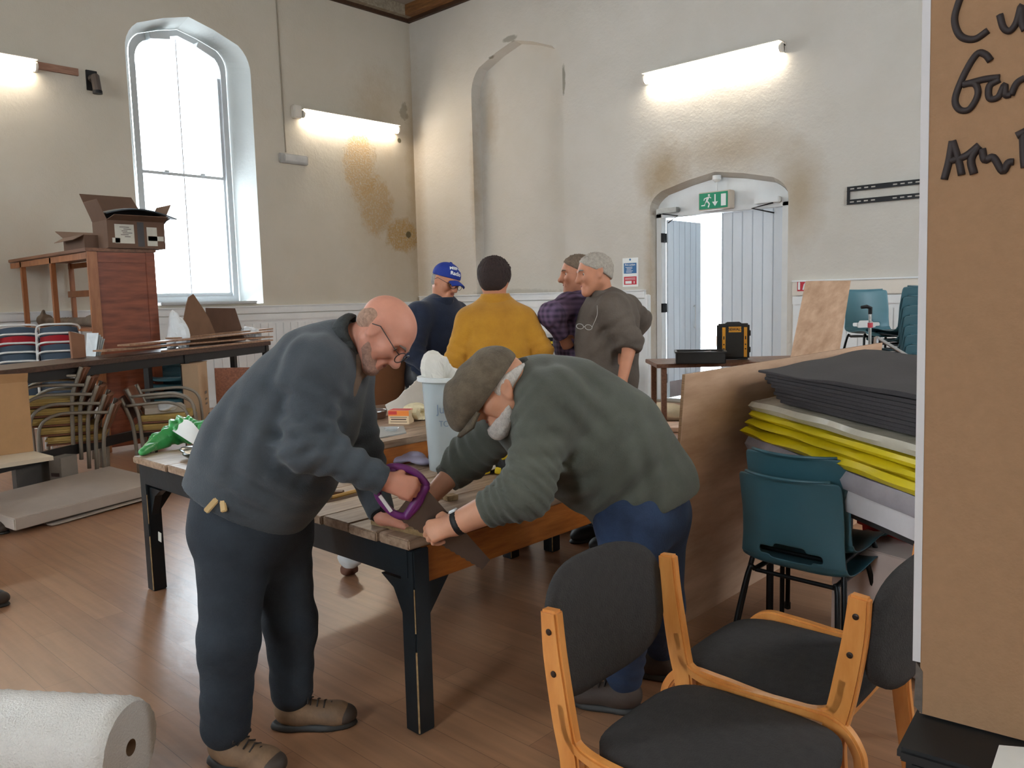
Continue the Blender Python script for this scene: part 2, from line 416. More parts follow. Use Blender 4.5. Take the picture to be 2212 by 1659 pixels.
mb.add([(rec[0][0], YB, 1.6), (rec[-1][0], YB, 1.6), (rec2[-1][0], YB+.2, 1.6), (rec2[0][0], YB+.2, 1.6)], [(0,1,2,3)])
obj('blind_arch', mb, plaster_b, wb, recalc=False)
dor2 = arch(-5.53, .99, 0, 2.74, 3.10, .2)
obj('door_reveal', reveal(dor, dor2, PB(YB), PB(YB+.16)), plaster_b, wb, recalc=False)
fill_win_f = [arch(x_, .86, 1.56, 5.14, 5.70) for x_ in (-6.2, -.6)]; fill_win_r = [arch(5.6, .86, 1.56, 5.14, 5.70)]  # openings for added out-of-view windows that fill the foreground with daylight
wr_ = wall('wall_right', YF, YB, 0, 6.75, fill_win_r, PL(XR), plaster_o); wf_ = wall('wall_front', XL, XR, 0, 6.75, fill_win_f, PB(YF), plaster_o)
structure(obj('ceiling', MB().box(((XL+XR)/2, (YF+YB)/2, 6.82), (XR-XL+.4, YB-YF+.4, .12)), mat('ceiling_board', (150, 142, 134), .8, var=.1, scale=2)))

# floor: glossy brown wood-look sheet, worn
def floor_mat():
    M = bpy.data.materials.new('worn_wood_floor'); M.use_nodes = True; nt = M.node_tree; N = nt.nodes; L = nt.links
    b = N['Principled BSDF']; tc = N.new('ShaderNodeTexCoord')
    mp = N.new('ShaderNodeMapping'); mp.inputs['Rotation'].default_value = (0, 0, 0); L.new(tc.outputs['Object'], mp.inputs[0])
    br = N.new('ShaderNodeTexBrick'); br.inputs['Scale'].default_value = 1.0; br.inputs['Brick Width'].default_value = 1.2; br.inputs['Row Height'].default_value = .14; br.inputs['Mortar Size'].default_value = .0012
    br.inputs['Color1'].default_value = (*lin((164, 122, 91)), 1); br.inputs['Color2'].default_value = (*lin((149, 107, 79)), 1); br.inputs['Mortar'].default_value = (*lin((112, 78, 56)), 1)
    L.new(mp.outputs[0], br.inputs['Vector'])
    mp2 = N.new('ShaderNodeMapping'); mp2.inputs['Scale'].default_value = (.7, 9, 1); L.new(tc.outputs['Object'], mp2.inputs[0])
    n = N.new('ShaderNodeTexNoise'); n.inputs['Scale'].default_value = 3; n.inputs['Detail'].default_value = 7; L.new(mp2.outputs[0], n.inputs['Vector'])
    mx = N.new('ShaderNodeMix'); mx.data_type = 'RGBA'; mx.blend_type = 'OVERLAY'; mx.inputs[0].default_value = .35
    L.new(br.outputs['Color'], mx.inputs[6]); L.new(n.outputs['Fac'], mx.inputs[7]); L.new(mx.outputs[2], b.inputs['Base Color'])
    n3 = N.new('ShaderNodeTexNoise'); n3.inputs['Scale'].default_value = .9; n3.inputs['Detail'].default_value = 3; L.new(tc.outputs['Object'], n3.inputs['Vector'])
    mr = N.new('ShaderNodeMapRange'); mr.inputs['To Min'].default_value = .27; mr.inputs['To Max'].default_value = .36; L.new(n3.outputs['Fac'], mr.inputs['Value']); L.new(mr.outputs[0], b.inputs['Roughness'])
    n4 = N.new('ShaderNodeTexNoise'); n4.inputs['Scale'].default_value = 14; n4.inputs['Detail'].default_value = 8; L.new(tc.outputs['Object'], n4.inputs['Vector'])
    bp = N.new('ShaderNodeBump'); bp.inputs['Strength'].default_value = .12; bp.inputs['Distance'].default_value = .01; L.new(n4.outputs['Fac'], bp.inputs['Height']); L.new(bp.outputs[0], b.inputs['Normal'])
    b.inputs['Specular IOR Level'].default_value = .7
    return M
structure(obj('floor', MB().box(((XL+XR)/2, (YF+YB)/2+1, -.05), (XR-XL+.4, YB-YF+3.4, .1)), floor_mat()))

# wall-top timber
beam_pale = wood('pale_beam', (120, 108, 92), (160, 150, 132), .7, 3, (1, 8, 8))
beam_brown = wood('brown_beam', (96, 60, 32), (146, 100, 58), .6, 3, (1, 8, 8)); dark_line = wood('dark_moulding', (48, 30, 18), (74, 48, 30), .6, 3, (1, 8, 8))
structure(obj('trim_1', MB().span((XL, YF, 6.52), (XL+.05, YB, 6.58)), dark_line)); structure(obj('trim_2', MB().span((XL, YF, 6.58), (XL+.16, YB, 6.76)), beam_pale))
structure(obj('trim_3', MB().span((XL, YB-.07, 6.52), (XR, YB, 6.58)), dark_line)); structure(obj('trim_4', MB().span((XL+.16, YB-.22, 6.58), (XR, YB, 6.76)), beam_brown))

win_white = mat('window_paint', (196, 200, 202), .45, var=.04)
# windows
def glass_mat():
    M = bpy.data.materials.new('window_glass'); M.use_nodes = True; nt = M.node_tree; N = nt.nodes; L = nt.links
    N.remove(N['Principled BSDF']); t = N.new('ShaderNodeBsdfTransparent'); g = N.new('ShaderNodeBsdfGlossy'); g.inputs['Roughness'].default_value = .03
    f = N.new('ShaderNodeFresnel'); f.inputs['IOR'].default_value = 1.45; mx = N.new('ShaderNodeMixShader')
    L.new(f.outputs[0], mx.inputs[0]); L.new(t.outputs[0], mx.inputs[1]); L.new(g.outputs[0], mx.inputs[2]); L.new(mx.outputs[0], N['Material Output'].inputs[0]); return M
glass = glass_mat()
def inset(o, d):
    uc = (o[0][0]+o[-1][0])/2; out = []
    for u, z in o:
        out.append((uc+(u-uc)*(1-d/abs(o[0][0]-uc)), z-d*(1 if z > o[0][1]+.1 else -1)))
    return out
XG = XL-.48
for i, yc in enumerate((5.82, -.17)):
    h = win_holes[i]; back = arch(yc, .74, 1.60, 5.22, 5.63, .2)
    obj('window_reveal', reveal(h, back, PL(XL), PL(XG)), plaster_w, wl, recalc=False)
    f1 = inset(back, .085); fr = MB(); n = len(back)
    vs = [PL(XG+.03)(*p) for p in back]+[PL(XG+.03)(*p) for p in f1]+[PL(XG-.09)(*p) for p in f1]
    fr.add(vs, [(k, (k+1) % n, n+(k+1) % n, n+k) for k in range(n)]+[(n+k, n+(k+1) % n, 2*n+(k+1) % n, 2*n+k) for k in range(n)])
    wn = structure(obj('window_%d' % (i+1), fr, win_white, recalc=False))
    zm = 3.52; gy = f1[0][0]; gy2 = f1[-1][0]
    obj('meeting_rail', MB().span((XG-.07, gy, zm-.022), (XG-.02, gy2, zm+.022)), win_white, wn)
    obj('sash_stile', MB().span((XG-.07, gy, 1.68), (XG-.03, gy+.03, 5.05)), win_white, wn); obj('sash_stile', MB().span((XG-.07, gy2-.03, 1.68), (XG-.03, gy2, 5.05)), win_white, wn)
    obj('bottom_rail', MB().span((XG-.07, gy, 1.67), (XG-.02, gy2, 1.74)), win_white, wn)
    obj('glazing_bar', MB().span((XG-.058, yc-.008, 1.7), (XG-.042, yc+.008, 3.5)), win_white, wn); obj('glazing_bar', MB().span((XG-.058, yc-.008, 3.52), (XG-.042, yc+.008, 5.52)), win_white, wn)
    for a, b in ((gy, yc-.008), (yc+.008, gy2)):
        obj('pane', MB().add([(XG-.05, a, 1.68), (XG-.05, b, 1.68), (XG-.05, b, zm), (XG-.05, a, zm)], [(0,1,2,3)]), glass, wn, recalc=False)
        up = [(u, z) for u, z in f1 if z > zm and a-1e-6 <= u <= b+1e-6]
        poly = [(a, zm)]+([(a, up[0][1])] if a > gy+.1 and up[0][0] > a+.05 else [])+up+[(b, zm)]
        obj('pane', MB().add([PL(XG-.05)(*p) for p in poly], [tuple(range(len(poly)))]), glass, wn, recalc=False)
    obj('sash_lift', MB().box((XG-.01, yc-.28, zm+.03), (.04, .07, .03)).box((XG-.01, yc+.28, zm+.03), (.04, .07, .03)), win_white, wn, bevel=.006)
    obj('window_sill', MB().span((XG-.02, yc-.74, 1.56), (XL+.05, yc+.78, 1.60)), win_white, wn, bevel=.008)
    for s, tilt in ((-.34, .16), (.36, -.42)):
        obj('head_block', MB().box((XG+.12, yc+s, 5.50-abs(s)*.35+(.06 if s < 0 else 0)), (.16, .30, .09), (tilt, 0, 0)), win_white, wn, bevel=.006)

# added windows, unseen behind and right of the viewer, to brighten the foreground
for i, (o_, P0, P1, par) in enumerate([(fill_win_f[0], PB(YF), PB(YF-.3), wf_), (fill_win_f[1], PB(YF), PB(YF-.3), wf_), (fill_win_r[0], PL(XR), PL(XR+.3), wr_)]):
    obj('window_reveal', reveal(o_, o_, P0, P1), plaster_w, par, recalc=False)
    f1 = inset(o_, .12); n = len(o_)
    wn = structure(obj('window_%d' % (i+3), MB().add([P1(*p) for p in o_]+[P1(*p) for p in f1], [(k, (k+1) % n, n+(k+1) % n, n+k) for k in range(n)]), white, recalc=False))
    obj('pane', MB().add([P1(*p) for p in f1], [tuple(range(n))]), glass, wn, recalc=False)
    for z in (2.6, 3.7, 4.7): a_, b_ = np.array(P1(f1[0][0], z)), np.array(P1(f1[-1][0], z)); obj('glazing_bar', MB().beam(a_, b_, .03, .03), white, wn)
# dado panelling
def dado(name, P, u0, u1, zt, skip=(), step=.135, rail=.10, n_dir=(0, -1, 0)):
    """P(u, z, out): panelled dado with cap rail, boards one by one"""
    t = structure(obj(name, MB().box((P(u0, zt-rail/2, .02)+P(u1, zt-rail/2, .02))/2, np.abs(P(u1, zt, .045)-P(u0, zt-rail, 0))), cream_rail if rail > .12 else white, bevel=.008))
    obj('cap_moulding', MB().box((P(u0, zt+.01, .03)+P(u1, zt+.01, .03))/2, np.abs(P(u1, zt+.02, .065)-P(u0, zt, 0))), white, t, bevel=.006)
    obj('frieze_rail', MB().box((P(u0, zt-rail-.06, .015)+P(u1, zt-rail-.06, .015))/2, np.abs(P(u1, zt-rail-.01, .03)-P(u0, zt-rail-.11, 0))), white, t, bevel=.004)
    obj('panel_back', MB().box((P(u0, (zt-rail-.1)/2, .003)+P(u1, (zt-rail-.1)/2, .003))/2, np.abs(P(u1, zt-rail-.1, .006)-P(u0, 0, 0))), white, t)
    first = None; u = u0
    while u+step <= u1+1e-6:
        if first is None:
            first = obj('board', MB().box((P(u+.004, (zt-rail-.11)/2, .012)+P(u+step-.004, (zt-rail-.11)/2, .012))/2, np.abs(P(u+step-.004, zt-rail-.11, .018)-P(u+.004, .1, .006))), white, t, bevel=.004); u0f = u
        else:
            o = first.copy(); COL.objects.link(o); o.parent = t; o.location = tuple(P(u, 0, 0)-P(u0f, 0, 0))
        u += step
    obj('skirting', MB().box((P(u0, .06, .018)+P(u1, .06, .018))/2, np.abs(P(u1, .12, .036)-P(u0, 0, 0))), white, t, bevel=.006)
    return t
PBk = lambda u, z, o: V(u, YB-o, z); PLk = lambda u, z, o: V(XL+o, u, z)
dado('trim_5', PBk, XL+.05, -6.62, 1.60); dado('trim_6', PBk, -4.42, -1.6, 1.66, rail=.17); dado('trim_7', PLk, 3.0, YB-.05, 1.5)
structure(obj('trim_8', MB().span((-1.6, YB-.04, 0), (XR, YB, 1.66)), white))
# peeling-edge timber box in the corner under the blind arch
structure(obj('trim_9', MB().span((-6.62, YB-.06, .0), (-6.555, YB+.02, 1.55)), white, bevel=.01))

# door
plank_white = mat('door_paint', (214, 221, 228), .4, var=.05, scale=4, stretch=(1, 1, .3), bump=.04, bscale=30)
metal = mat('brushed_steel', (150, 150, 148), .35, 1.0, var=.1, scale=20); dark_metal = mat('black_metal', (36, 36, 38), .45, .6, var=.1, scale=20)
zl = 2.63; yd = YB+.14
dr = structure(obj('door_1', MB().span((-6.52, yd-.03, 0), (-6.43, yd+.09, zl+.06)).span((-4.63, yd-.03, 0), (-4.54, yd+.09, zl+.06)).span((-6.52, yd-.03, zl), (-4.54, yd+.09, zl+.07)), white, bevel=.006))
tym = [(u, z) for u, z in dor2 if z > zl]; tym = [(tym[0][0], zl+.03)]+tym+[(tym[-1][0], zl+.03)]
obj('tympanum', MB().prism([(u, yd, z) for u, z in tym], (0, .05, 0)), white, dr)
for k in range(6):  # right leaf, closed
    a = -5.50+k*.145; obj('plank', MB().span((a+.003, yd+.03, .03), (a+.142, yd+.065, zl-.005)), plank_white, dr, bevel=.006)
obj('leaf_edge', MB().span((-5.515, yd+.028, .03), (-5.50, yd+.07, zl-.005)), plank_white, dr)
for k in range(6):  # left leaf, standing open outwards
    a = yd+.08+k*.155; obj('plank', MB().span((-6.43, a+.003, .03), (-6.395, a+.152, zl-.02)), plank_white, dr, bevel=.006)
obj('kick_plate', MB().span((-6.396, yd+.12, .04), (-6.388, yd+.95, .27)), mat('kick_plate_scuffed', (150, 140, 140), .5, .3, var=.1), dr)
for z in (.32, 1.35, 2.35): obj('hinge', MB().box((-6.425, yd+.02, z), (.02, .12, .13)).tube([(-6.41, yd-.02, z-.06), (-6.41, yd-.02, z+.06)], .012), dark_metal, dr)
for xa, side in ((-6.33, 1), (-4.78, -1)):
    c = obj('door_closer', MB().box((xa+.03*side, yd-.07, zl+.09), (.34, .09, .07)), metal if side > 0 else white, dr, bevel=.008)
    obj('closer_arm', MB().tube([(xa-.05*side, yd-.08, zl+.05), (xa+.22*side, yd-.12, zl+.0), (xa-.02*side, yd+.02, zl-.07)], .010, 6), dark_metal, c)
obj('pull_handle', MB().tube(bez([(-6.385, yd+.78, 1.05), (-6.36, yd+.78, 1.05), (-6.36, yd+.78, 1.35), (-6.385, yd+.78, 1.35)], 4), .008, 6), white, dr)
obj('threshold', MB().span((-6.5, YB, 0), (-4.56, YB+.3, .02)), mat('stone_threshold', (150, 140, 126), .8), dr)
# lobby beyond the door, itself open to the daylight
pw_ = MW('porch_white'); y0_, y1_ = YB+.24, YB+3.4
mb = MB().span((-9.2, y0_, 0), (-9.1, y1_, 3.5)).span((-3.9, y0_, 0), (-3.8, y1_, 3.5)).span((-9.2, y1_, 0), (-8.7, y1_+.1, 3.5)).span((-7.0, y1_, 0), (-3.8, y1_+.1, 3.5)).span((-8.7, y1_, 3.25), (-7.0, y1_+.1, 3.5))
mb.span((-9.2, y0_, 3.4), (-3.8, y1_+.1, 3.5)).span((-9.2, y0_, 0), (-6.53, y0_+.06, 3.5)).span((-4.53, y0_, 0), (-3.8, y0_+.06, 3.5)).span((-6.53, y0_, 2.75), (-4.53, y0_+.06, 3.5))
structure(obj('wall_porch', mb, pw_))
structure(obj('floor_porch', MB().span((-9.2, y0_, -.1), (-3.8, y1_+.1, -.005)), mat('porch_stone', (150, 144, 136), .7)))
obj('porch_post', MB().span((-7.12, y1_-.12, 0), (-7.0, y1_, 3.3)), pw_, bpy.data.objects['wall_porch'])
# ================================================================ fittings on the walls
tube_glow = mat('lit_diffuser', (255, 246, 232), .4, var=0.0, emit=((1.0, .89, .74), TUBE))
enamel = mat('white_enamel', (214, 208, 198), .4, var=.04)
def tube_light(name, label, a, b, nrm, down=(0, 0, -1)):
    a = np.array(a, float); b = np.array(b, float); mid = (a+b)/2; n = unit(nrm); ax = unit(b-a)
    t = thing(name, label, 'light', mid, 0, 'fluorescent wall lights')
    obj('housing', MB().beam(a+n*.03+V(0, 0, .05), b+n*.03+V(0, 0, .05), .06, .05).beam(a+n*.09+V(0, 0, .075), b+n*.09+V(0, 0, .075), .15, .012), enamel, t, bevel=.004)
    obj('diffuser', MB().tube([a+ax*.03+n*.085, b-ax*.03+n*.085], .058, 16), tube_glow, t, smooth='auto')
    for p, s in ((a, 1), (b, -1)): obj('end_cap', MB().tube([p+ax*s*.03+n*.085, p+n*.085], .062, 16).beam(p+ax*s*.03+n*.02, p-ax*.0+n*.02, .05, .1), enamel, t, smooth='auto')
    return t
a, b = aty(1392, 170, YB-.08), aty(1691, 100, YB-.08)
tube_light('fluorescent_light', 'lit fluorescent strip light above the open double door', (a[0], YB, a[2]-.02), (b[0], YB, a[2]-.02), (0, -1, 0))
a, b = atx(652, 245, XL+.08), atx(860, 277, XL+.08)
tl = tube_light('fluorescent_light', 'lit fluorescent strip light between the tall window and the room corner', (XL, a[1], a[2]-.01), (XL, b[1], a[2]-.01), (1, 0, 0))
tube_light('fluorescent_light', 'lit fluorescent strip light left of the tall window, cut by the photo edge', (XL, 1.6, 4.60), (XL, 3.70, 4.60), (1, 0, 0))
tube_light('fluorescent_light', 'added fill strip light, unseen on the wall behind the viewer', (-7.5, YF, 4.6), (-5.5, YF, 4.6), (0, 1, 0))  # added out of view as fill from behind the camera
tube_light('fluorescent_light', 'added fill strip light, unseen on the wall to the right of the viewer', (XR, 1.6, 4.6), (XR, 3.6, 4.6), (-1, 0, 0))  # likewise added unseen, fill light from the right wall
# junction box, conduit and small emergency light
p = atx(637, 243, XL); j = thing('junction_box', 'small white junction box at the left end of the middle strip light', 'electrical box', (XL, p[1], p[2]))
obj('box_body', MB().box((XL+.05, p[1], p[2]), (.1, .15, .2)), enamel, j, bevel=.012); obj('box_lid', MB().box((XL+.105, p[1], p[2]), (.012, .12, .17)), enamel, j, bevel=.004)
c1 = tag(obj('conduit', MB().tube([(XL+.012, 7.24, 6.5), (XL+.012, 7.27, 3.95)], .011, 8), mat('grey_conduit', (150, 140, 124), .6)), 'thin conduit running down the left wall from ceiling to emergency light', 'conduit')
e1 = thing('emergency_light', 'small grey box light at the foot of the wall conduit', 'light', (XL, 7.35, 3.84))
q = [atx(606, 337, XL), atx(657, 352, XL)]; ec = (q[0]+q[1])/2; e1.location = tuple(ec); PM[e1.name] = (tuple(ec), 0, None)
obj('casing', MB().box(ec+V(.03, 0, 0), (.06, .52, .15)), mat('pale_grey_plastic', (168, 166, 162), .5), e1, bevel=.012); obj('lens', MB().box(ec+V(.07, 0.02, 0), (.03, .42, .11)), mat('frosted_plastic', (190, 190, 188), .3), e1, bevel=.012)
# bracket stub near the left window
p = atx(207, 175, XL+.15); br = thing('speaker_bracket', 'dark metal bracket stub on the wall left of the tall window', 'bracket', (XL, p[1], p[2]))
obj('wall_plate', MB().box((XL+.015, p[1], p[2]+.03), (.03, .14, .26)), dark_metal, br, bevel=.004); obj('arm', MB().tube([(XL+.02, p[1], p[2]+.05), (XL+.16, p[1]-.01, p[2]+.05), (XL+.18, p[1], p[2]-.13)], .055, 10), mat('grey_brown_metal', (92, 82, 76), .6, .3), br)
obj('cap', MB().lathe((XL+.18, p[1], p[2]-.17), [(.06, 0), (.06, .04)]), dark_metal, br)
s = atx(108, 147, XL); tag(obj('wall_batten', MB().box((XL+.02, s[1]+.02, s[2]), (.04, .62, .09)), wood('batten_wood', (130, 92, 74), (160, 124, 104), .6)), 'short brown batten on the wall beside the leftmost strip light', 'batten')

# hanging exit sign
ex = aty(1541, 433, YB-.03); xs = thing('exit_sign', 'green running-man exit sign hanging in front of the door arch', 'sign', ex)
green = mat('exit_green', (0, 142, 102), .35, var=.03); sw = mat('sign_white', (236, 240, 238), .4, var=.02)
w_, h_ = .42, .21
obj('casing', MB().box(ex+V(.01, .065, 0), (w_+.05, .13, h_+.03)), mat('exit_casing', (196, 184, 168), .5, var=.03), xs, bevel=.008)
obj('face', MB().box(ex+V(0, -.002, 0), (w_, .012, h_)), green, xs)
def flat(pts, y=-.011): return [tuple(ex+V(px_*w_, y, pz_*h_)) for px_, pz_ in pts]
def pic(name, polys):
    mb = MB()
    for q_ in polys: mb.prism(flat(q_), (0, .004, 0))
    obj(name, mb, sw, xs)
pic('running_figure', [[(-.16, .30), (-.12, .30), (-.11, .38), (-.14, .43), (-.18, .40), (-.18, .33)], [(-.22, .24), (-.15, .28), (-.13, .22), (-.21, -.06), (-.26, -.02)], [(-.22, -.02), (-.20, -.10), (-.15, -.2), (-.19, -.40), (-.15, -.42), (-.11, -.18), (-.18, .0)],
    [(-.26, .0), (-.22, -.06), (-.31, -.22), (-.42, -.24), (-.42, -.30), (-.29, -.30)], [(-.17, .26), (-.08, .14), (-.06, .17), (-.13, .28)], [(-.22, .24), (-.32, .18), (-.34, .04), (-.31, .03), (-.29, .13), (-.2, .18)]])
pic('down_arrow', [[(.05, .38), (.09, .38), (.09, -.10), (.05, -.10)], [(-.03, -.08), (.17, -.08), (.07, -.36)]]); pic('door_symbol', [[(.28, .36), (.45, .36), (.45, -.38), (.28, -.38)]])
top = V(-5.53, ex[1]+.08, 3.06); obj('hanging_rod', MB().tube([ex+V(.0, .09, h_/2), ex+V(0, .09, 3.06-ex[2])], .013, 8), white, xs); obj('rod_rose', MB().lathe(ex+V(0, .09, 3.03-ex[2]), [(.03, 0), (.06, .03), (.055, .085)]), white, xs, smooth='auto')

# fire notices
p0, p1 = aty(1346, 563, YB), aty(1379, 614, YB); c = (p0+p1)/2
fs = thing('fire_notice', 'white wall notice with blue and red blocks beside the door arch', 'sign', c); wS, hS = .27, .42
blue = mat('notice_blue', (40, 104, 160), .4, var=.03); red = mat('notice_red', (190, 34, 52), .4, var=.03)
obj('board', MB().box(c+V(0, -.006, 0), (wS, .012, hS)), sw, fs); obj('blue_block', MB().box(c+V(0, -.013, .06), (wS*.82, .003, hS*.36)), blue, fs); obj('red_block', MB().box(c+V(0, -.013, -.12), (wS*.82, .003, hS*.28)), red, fs)
obj('blue_symbol', MB().lathe(c+V(0, -.012, .185), [(.016, 0), (.016, .002)], 14, (0, -1, 0)), blue, fs)
lettering('lettering', 'Fire action', .042, c+V(0, -.016, .11), (1,0,0), (0,0,1), sw, fs, .001)
mb = MB(); [mb.box(c+V(-.02+.01*(k % 2), -.0155, .075-.018*k), (.12-.02*(k % 3), .001, .006)) for k in range(5)]; [mb.box(c+V(0, -.0155, -.085-.018*k), (.18, .001, .005)) for k in range(2)]
mb.box(c+V(-.03, -.0155, -.145), (.11, .001, .04)).box(c+V(.07, -.0155, -.145), (.012, .001, .035)); obj('text_lines', mb, sw, fs)
p0, p1 = aty(1724, 609, YB-.05), aty(1742, 627, YB-.05); c = (p0+p1)/2
es = thing('extinguisher_sign', 'small red fire extinguisher sign on the white rail right of the door', 'sign', c); S_ = .125
obj('plate', MB().box(c, (S_, .01, S_)), red, es)
mb = MB().box(c+V(-.038, -.006, 0), (.026, .003, .09)).box(c+V(-.038, -.006, .05), (.012, .003, .014))
for k in range(4): mb.prism([c+V(.005+.012*k, -.0075, -.045), c+V(.014+.012*k, -.0075, -.05), c+V(.03+.008*k, -.0075, .01+.012*k), c+V(.022+.007*k, -.0075, .025+.01*k)], (0, .002, 0))
obj('symbol', mb, sw, es)
# empty television bracket on the wall
b0, b1 = aty(1830, 404, YB-.03), aty(1995, 389, YB-.03); zt, zb_ = (b0[2]+b1[2])/2, aty(1830, 441, YB-.03)[2]
tv = thing('screen_bracket', 'empty black slotted screen bracket fixed to the wall right of the door', 'bracket', V((b0[0]+b1[0])/2, YB, (zt+zb_)/2))
for z in (zt-.02, zb_+.02):
    mb = MB().span((b0[0], YB-.03, z-.028), (b1[0], YB-.02, z+.028)).span((b0[0], YB-.04, z+.022), (b1[0], YB-.02, z+.028)).span((b0[0], YB-.04, z-.028), (b1[0], YB-.02, z-.022))
    r_ = obj('rail', mb, dark_metal, tv)
    s0 = None
    for k in range(10):
        if k in (4, 5): continue
        if s0 is None: s0 = obj('slot', MB().box((b0[0]+.06, YB-.0315, z), (.045, .003, .014)), mat('slot_light', (186, 180, 172), .7), r_)
        else: o = s0.copy(); COL.objects.link(o); o.parent = r_; o.location = ((b1[0]-b0[0]-.12)*k/9, 0, 0)
for x in (b0[0]+.012, b1[0]-.012): obj('side_bar', MB().span((x-.014, YB-.028, zb_), (x+.014, YB-.002, zt)), dark_metal, tv)
# ================================================================ workbenches
def flatbeam(mb, path, wdir, wd, th, closed=False):
    """bent laminated strip: path points, wd across wdir, th in the plane of the bend"""
    P = [np.array(p, float) for p in path]; w_ = unit(wdir); vs = []; n = len(P)
    for i, p in enumerate(P):
        t = unit(P[min(i+1, n-1)]-P[max(i-1, 0)]); q = unit(np.cross(t, w_))
        t_ = th[i] if isinstance(th, (list, tuple)) else th
        vs += [p+q*t_/2+w_*wd/2, p-q*t_/2+w_*wd/2, p-q*t_/2-w_*wd/2, p+q*t_/2-w_*wd/2]
    fs = [(4*i+j, 4*i+(j+1) % 4, 4*i+4+(j+1) % 4, 4*i+4+j) for i in range(n-1) for j in range(4)]+[(3,2,1,0), (4*n-4, 4*n-3, 4*n-2, 4*n-1)]
    mb.add(vs, fs); return mb
def cushion(mb, c, ex, ey, ez, hx, hy, th, p=3.2, bow=0.0, n=32, rings=6, crown=.5):
    """superellipse pad: ex, ey in plane, ez thickness; bow bends it about ey"""
    c = np.array(c, float); ex, ey, ez = unit(ex), unit(ey), unit(ez)
    def pt(r, a, top):
        ca, sa = math.cos(a), math.sin(a); x = math.copysign(abs(ca)**(2/p), ca)*hx*r; y = math.copysign(abs(sa)**(2/p), sa)*hy*r
        z = (th/2)*(1-crown*r**4)*(1 if top else -1)
        return c+ex*x+ey*y+ez*(z+bow*(x/hx)**2)
    vs = []; fs = []
    for top in (1, 0):
        base = len(vs); vs.append(pt(0, 0, top)); 
        for i in range(1, rings+1): vs += [pt(i/rings, 2*math.pi*j/n, top) for j in range(n)]
        for j in range(n): fs.append((base, base+1+j, base+1+(j+1) % n) if top else (base, base+1+(j+1) % n, base+1+j))
        for i in range(rings-1):
            for j in range(n):
                q = (base+1+i*n+j, base+1+(i+1)*n+j, base+1+(i+1)*n+(j+1) % n, base+1+i*n+(j+1) % n); fs.append(q if top else q[::-1])
    b0 = 1+(rings-1)*n; b1 = 1+rings*n+1+(rings-1)*n
    for j in range(n): fs.append((b0+j, b1+j, b1+(j+1) % n, b0+(j+1) % n))
    return mb.add(vs, fs)

bench_dark = mat('bench_dark_paint', (24, 34, 40), .45, col2=(12, 18, 22), scale=5, bump=.08, bscale=30)
plank_top = wood('bench_plank', (124, 96, 74), (186, 160, 136), .42, 4, (9, 1, 9), .15)
apron_wood = wood('bench_apron_wood', (140, 76, 28), (192, 116, 52), .4, 3, (9, 1.2, 9), .1)
bare_edge = wood('bare_wood_edge', (120, 92, 58), (176, 146, 104), .7, 8, (4, 4, 4))
def bench(name, label, x0, x1, y0, y1, zt, nplank, legs, side_mat, front_mat=None, brace=True, label_dx=0):
    t = thing(name, label, 'workbench', ((x0+x1)/2, (y0+y1)/2, 0)); wd = (x1-x0)/nplank
    for k in range(nplank):
        dz = (.0, .002, -.002, .001)[k % 4]
        obj('plank', MB().span((x0+k*wd+.004, y0-.02+.006*(k % 2), zt-.036), (x0+(k+1)*wd-.004, y1+.02, zt+dz)), plank_top, t, bevel=.005)
    ap = zt-.036
    obj('end_apron', MB().span((x0+.03, y0, ap-.11), (x1-.03, y0+.03, ap)), front_mat or bench_dark, t, bevel=.003)
    obj('end_apron', MB().span((x0+.03, y1-.03, ap-.14), (x1-.03, y1, ap)), bench_dark, t, bevel=.003)
    for x in (x0+.025, x1-.025): obj('side_apron', MB().box((x, (y0+y1)/2, ap-.068), (.03, y1-y0-.10, .136)), side_mat, t, bevel=.003)
    for (x, y) in legs:
        l = obj('leg', MB().box((x, y, (zt-.04)/2), (.075, .075, zt-.04)), bench_dark, t, bevel=.005)
        obj('worn_corner', MB().box((x+.0365, y-.0365, .16), (.006, .006, .3), (0, 0, .78)).box((x+.0365, y-.0365, .46), (.004, .004, .16), (0, 0, .78)), bare_edge, l)
        if brace:
            s = 1 if x < (x0+x1)/2 else -1; r = 1 if y < (y0+y1)/2 else -1
            mb = MB(); mb.prism([(x+s*.03, y-.02, ap-.13), (x+s*.17, y-.02, ap-.13), (x+s*.10, y-.02, ap-.17), (x+s*.03, y-.02, ap-.30)], (0, .04, 0))
            mb.prism([(x-.02, y+r*.03, ap-.13), (x-.02, y+r*.15, ap-.13), (x-.02, y+r*.03, ap-.28)], (.04, 0, 0)); obj('corner_brace', mb, bench_dark, l)
    return t
ZB1, ZB2, ZB3 = .72, .745, .845
x0, x1, y0, y1 = -3.19, -2.135, 1.75, 3.72
bench('workbench', 'plank-topped dark-legged workbench where the two bent men saw', x0, x1, y0, y1, ZB1, 6, [(x1-.04, y0+.04), (x1-.04, y1-.04), (x0+.04, y1-.04)], apron_wood)
b2 = bench('workbench', 'dark narrow workbench end behind the standing sawing man, green bag on it', -4.47, -3.23, 1.76, 2.30, ZB2, 3, [(-4.41, 1.80), (-4.41, 2.26)], bench_dark)
bench('workbench', 'orange-edged higher workbench behind the clear bin, red box on it', -4.40, -3.215, 2.34, 3.48, ZB3, 5, [(-4.35, 2.4), (-3.26, 3.43), (-4.35, 3.43)], apron_wood)
s = aty(345, 1160, 1.76); obj('paper_label', MB().box((s[0], 1.80-.039, s[2]), (.035, .003, .05), (0, .12, 0)), mat('label_paper', (196, 192, 180), .7), [o for o in b2.children if o.name.startswith('leg')][0])

